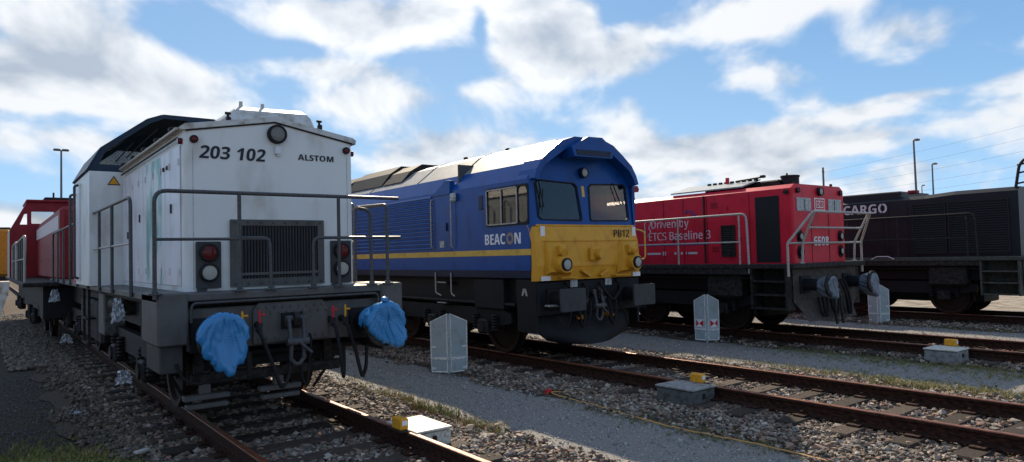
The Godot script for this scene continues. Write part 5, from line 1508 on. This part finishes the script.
func lamp_post(at: Vector3, h: float, heads: int, arm: float, label: String, lean := 0.0) -> void:
	var o := thing("lamp_post", label, "lamp post", at, "tall lamp posts beyond the yard")
	o.rotation.z = lean
	part("pole", MB.new().cyl(Vector3.ZERO, Vector3(0, h, 0), 0.14, 0.08, 10), M.lamp_post, o)
	for k in heads:
		var s := 1.0 if k == 0 else -1.0
		var hd := part("lamp_arm", MB.new().tube([Vector3(0, h - 0.1, 0), Vector3(s * arm, h + 0.1, 0)], 0.06, 6), M.lamp_post, o)
		part("lamp_head", MB.new().box(Vector3(s * (arm + 0.3), h + 0.12, 0), Vector3(0.62, 0.2, 0.45), 0.07), M.lamp_post, hd)


func small_things() -> void:
	marker_board(Vector3(6.46, -0.20, -10.3), deg_to_rad(-32), "grey two-leaved marker board standing on the path left of the blue locomotive", false, 0.42)
	marker_board(Vector3(12.77, -0.18, -9.6), deg_to_rad(-53), "grey two-leaved marker board with red and white patches", true, 0.5, 0.27)
	marker_board(Vector3(18.95, -0.22, -8.7), deg_to_rad(-64), "grey two-leaved marker board below the bagged right buffer", false, 0.62, 0.27)
	rail_box(3.54, 3.98, -6.98, -6.3, 0.015, M.box_cream, M.box_cream, "pale cream box beside the white locomotive's right rail")
	rail_box(7.24, 7.74, -6.33, -5.7, 0.02, M.box_grey, M.box_dark, "dark box with grey lid beside the blue locomotive's near rail")
	rail_box(13.05, 13.6, -5.28, -4.74, 0.02, M.box_cream, M.box_grey, "grey box with pale lid beside the bright red locomotive's near rail")
	rail_clamp(Vector3(3.50, 0.004, -6.58), "yellow clamp on the rail beside the cream box")
	rail_clamp(Vector3(7.78, 0.004, -6.03), "yellow clamp on the rail behind the dark box")
	rail_clamp(Vector3(13.66, 0.004, -5.05), "yellow clamp on the rail behind the grey box with pale lid")
	# cord along the path with a red plug
	var cv := Curve3D.new()
	rng.seed = 15
	for p in [[7.05, -8.15], [7.35, -7.4], [7.0, -7.3], [6.62, -7.75], [6.5, -7.2], [6.42, -6.4], [6.33, -5.75], [6.3, -5.0], [6.38, -4.2], [6.33, -3.4], [6.2, -2.4], [6.3, -1.0]]:
		cv.add_point(Vector3(p[0], -0.205, p[1]))
	for i in range(1, cv.point_count - 1):
		var t := (cv.get_point_position(i + 1) - cv.get_point_position(i - 1)) * 0.18
		cv.set_point_in(i, -t)
		cv.set_point_out(i, t)
	var q := []
	for i in 120: q.append(cv.sample_baked(cv.get_baked_length() * i / 119.0, true) + Vector3(rng.randf_range(-0.006, 0.006), rng.randf_range(-0.003, 0.008), rng.randf_range(-0.006, 0.006)))
	tag(part("cord", MB.new().tube(q, 0.009, 6), M.cord, self), "thin orange cord lying along the edge of the path", "cord")
	var plug := thing("red_plug", "small red plug lying at the end of the orange cord", "plug", Vector3(6.55, -0.225, -7.76))
	part("body", MB.new().cyl(Vector3(-0.05, 0.035, 0.02), Vector3(0.045, 0.037, -0.02), 0.036, 0.03, 14), M.signal_red, plug)
	part("collar", MB.new().cyl(Vector3(0.04, 0.037, -0.018), Vector3(0.065, 0.037, -0.03), 0.037, 0.037, 14), M.signal_red, plug)
	# litter under the white locomotive's left side
	var litter := [[Vector3(1.24, 1.42, -9.15), Vector2(0.16, 0.26), 51, false, "white plastic rag hanging under the white locomotive's walkway"], [Vector3(1.22, 0.66, -8.62), Vector2(0.2, 0.14), 53, false, "crumpled white plastic scrap caught low beside the white locomotive's steps"], [Vector3(1.25, 1.3, -18.2), Vector2(0.22, 0.26), 57, false, "pale plastic rag hanging far back under the white locomotive"], [Vector3(1.25, 0.52, -15.6), Vector2(0.2, 0.16), 59, false, "pale plastic scrap caught low on the white locomotive's far bogie"], [Vector3(1.0, -0.2, -11.2), Vector2(0.2, 0.12), 61, true, "small pale scrap on the dark ground beside the white locomotive"]]
	for l in litter: tag(part(numbered("plastic_scrap"), rag_mesh(l[0], l[1], l[2], l[3]), M.bag_white, self), l[4], "litter")
	tag(part("wood_scrap", MB.new().box(Vector3(1.35, -0.18, -8.35), Vector3(0.16, 0.03, 0.07), 0.006, Basis(Vector3.UP, 0.5)), M.concrete, self), "flat pinkish scrap lying near the white locomotive's left step", "litter")
	# block at the left edge
	tag(part("concrete_block", MB.new().prism(PackedVector2Array([Vector2(-0.6, 1.67), Vector2(0.225, 1.665), Vector2(0.205, 1.52), Vector2(-0.30, -0.24), Vector2(-0.6, -0.24)]), -9.6, -9.0), M.concrete, self), "pale concrete block at the left edge of the picture", "block")
	# lamp posts and wires
	lamp_post(Vector3(6.0, -0.25, -79.5), 13.2, 2, 0.05, "tall lamp post with two heads above the white locomotive's cab")
	lamp_post(Vector3(71.0, -0.25, -28.6), 12.1, 1, 0.4, "tallest lamp post above the black locomotive, leaning a little", 0.02)
	lamp_post(Vector3(92.0, -0.25, -35.2), 11.9, 1, 0.5, "lamp post with a single head right of the leaning one")
	lamp_post(Vector3(140.0, -0.25, -55.5), 13.2, 1, 0.4, "thin far lamp post between the two nearer ones")
	lamp_post(Vector3(160.0, -0.25, -49.5), 12.0, 2, 1.6, "thin far lamp post with two arms near the right edge")
	var wires := [[13.2, 18.6], [11.9, 16.9], [10.8, 15.1], [9.6, 13.2], [8.7, 11.6], [7.9, 10.0]]
	var n := 0
	for wv in wires:
		var a := Vector3(62.0, wv[0] * 0.62 + 0.6, -33.0)
		var e := Vector3(62.0, wv[1] * 0.62 + 0.6, -8.0)
		var pts := []
		for i in 13:
			var t := i / 12.0
			pts.append(a.lerp(e, t) - Vector3(0, 0.3 * sin(PI * t), 0))
		var places := ["topmost", "second", "third", "fourth", "fifth", "lowest"]
		tag(part(numbered("overhead_wire"), MB.new().tube(pts, 0.006, 5), M.cable, self), "%s of the thin wires in the sky above the black locomotive" % places[n], "wire", "overhead wires at the right")
		n += 1
	# masts that carry the wires, outside the picture on one side and behind the locomotives on the other
	for p in [[-33.0, 9.5], [-8.0, 13.0]]:
		var m := thing("wire_mast", "grey steel mast carrying the thin wires %s" % ("behind the red locomotive" if p[0] < -20.0 else "beyond the right edge"), "mast", Vector3(62.0, -0.25, p[0]))
		part("pole", MB.new().cyl(Vector3.ZERO, Vector3(0, p[1], 0), 0.12, 0.09, 8), M.lamp_post, m)
		part("bracket", MB.new().box(Vector3(0, p[1] - 0.4, 0), Vector3(0.3, 0.1, 0.1)), M.lamp_post, m)
	# low building far behind on the left
	var b := thing("building", "low grey building with a dark roof at the far left", "building", Vector3(-6.0, -0.25, -95.0))
	part("wall", MB.new().bx(-14.0, 7.0, 0.0, 7.4, -14.0, 0.0), M.board_grey, b)
	part("roof", MB.new().bx(-14.4, 7.4, 7.4, 8.0, -14.4, 0.4), M.blue_dark, b)
	for k in 5: part("window", MB.new().bx(-12.0 + k * 3.8, -10.0 + k * 3.8, 3.0, 5.0, 0.002, 0.06), M.glass_dark, b)


func _ready() -> void:
	materials()
	camera_and_sky()
	ground()
	tracks()
	ballast()
	weeds()
	white_locomotive()
	blue_locomotive()
	red_locomotive()
	black_locomotive()
	old_red_locomotive()
	orange_locomotive()
	buffer_bags()
	grey_bags()
	small_things()
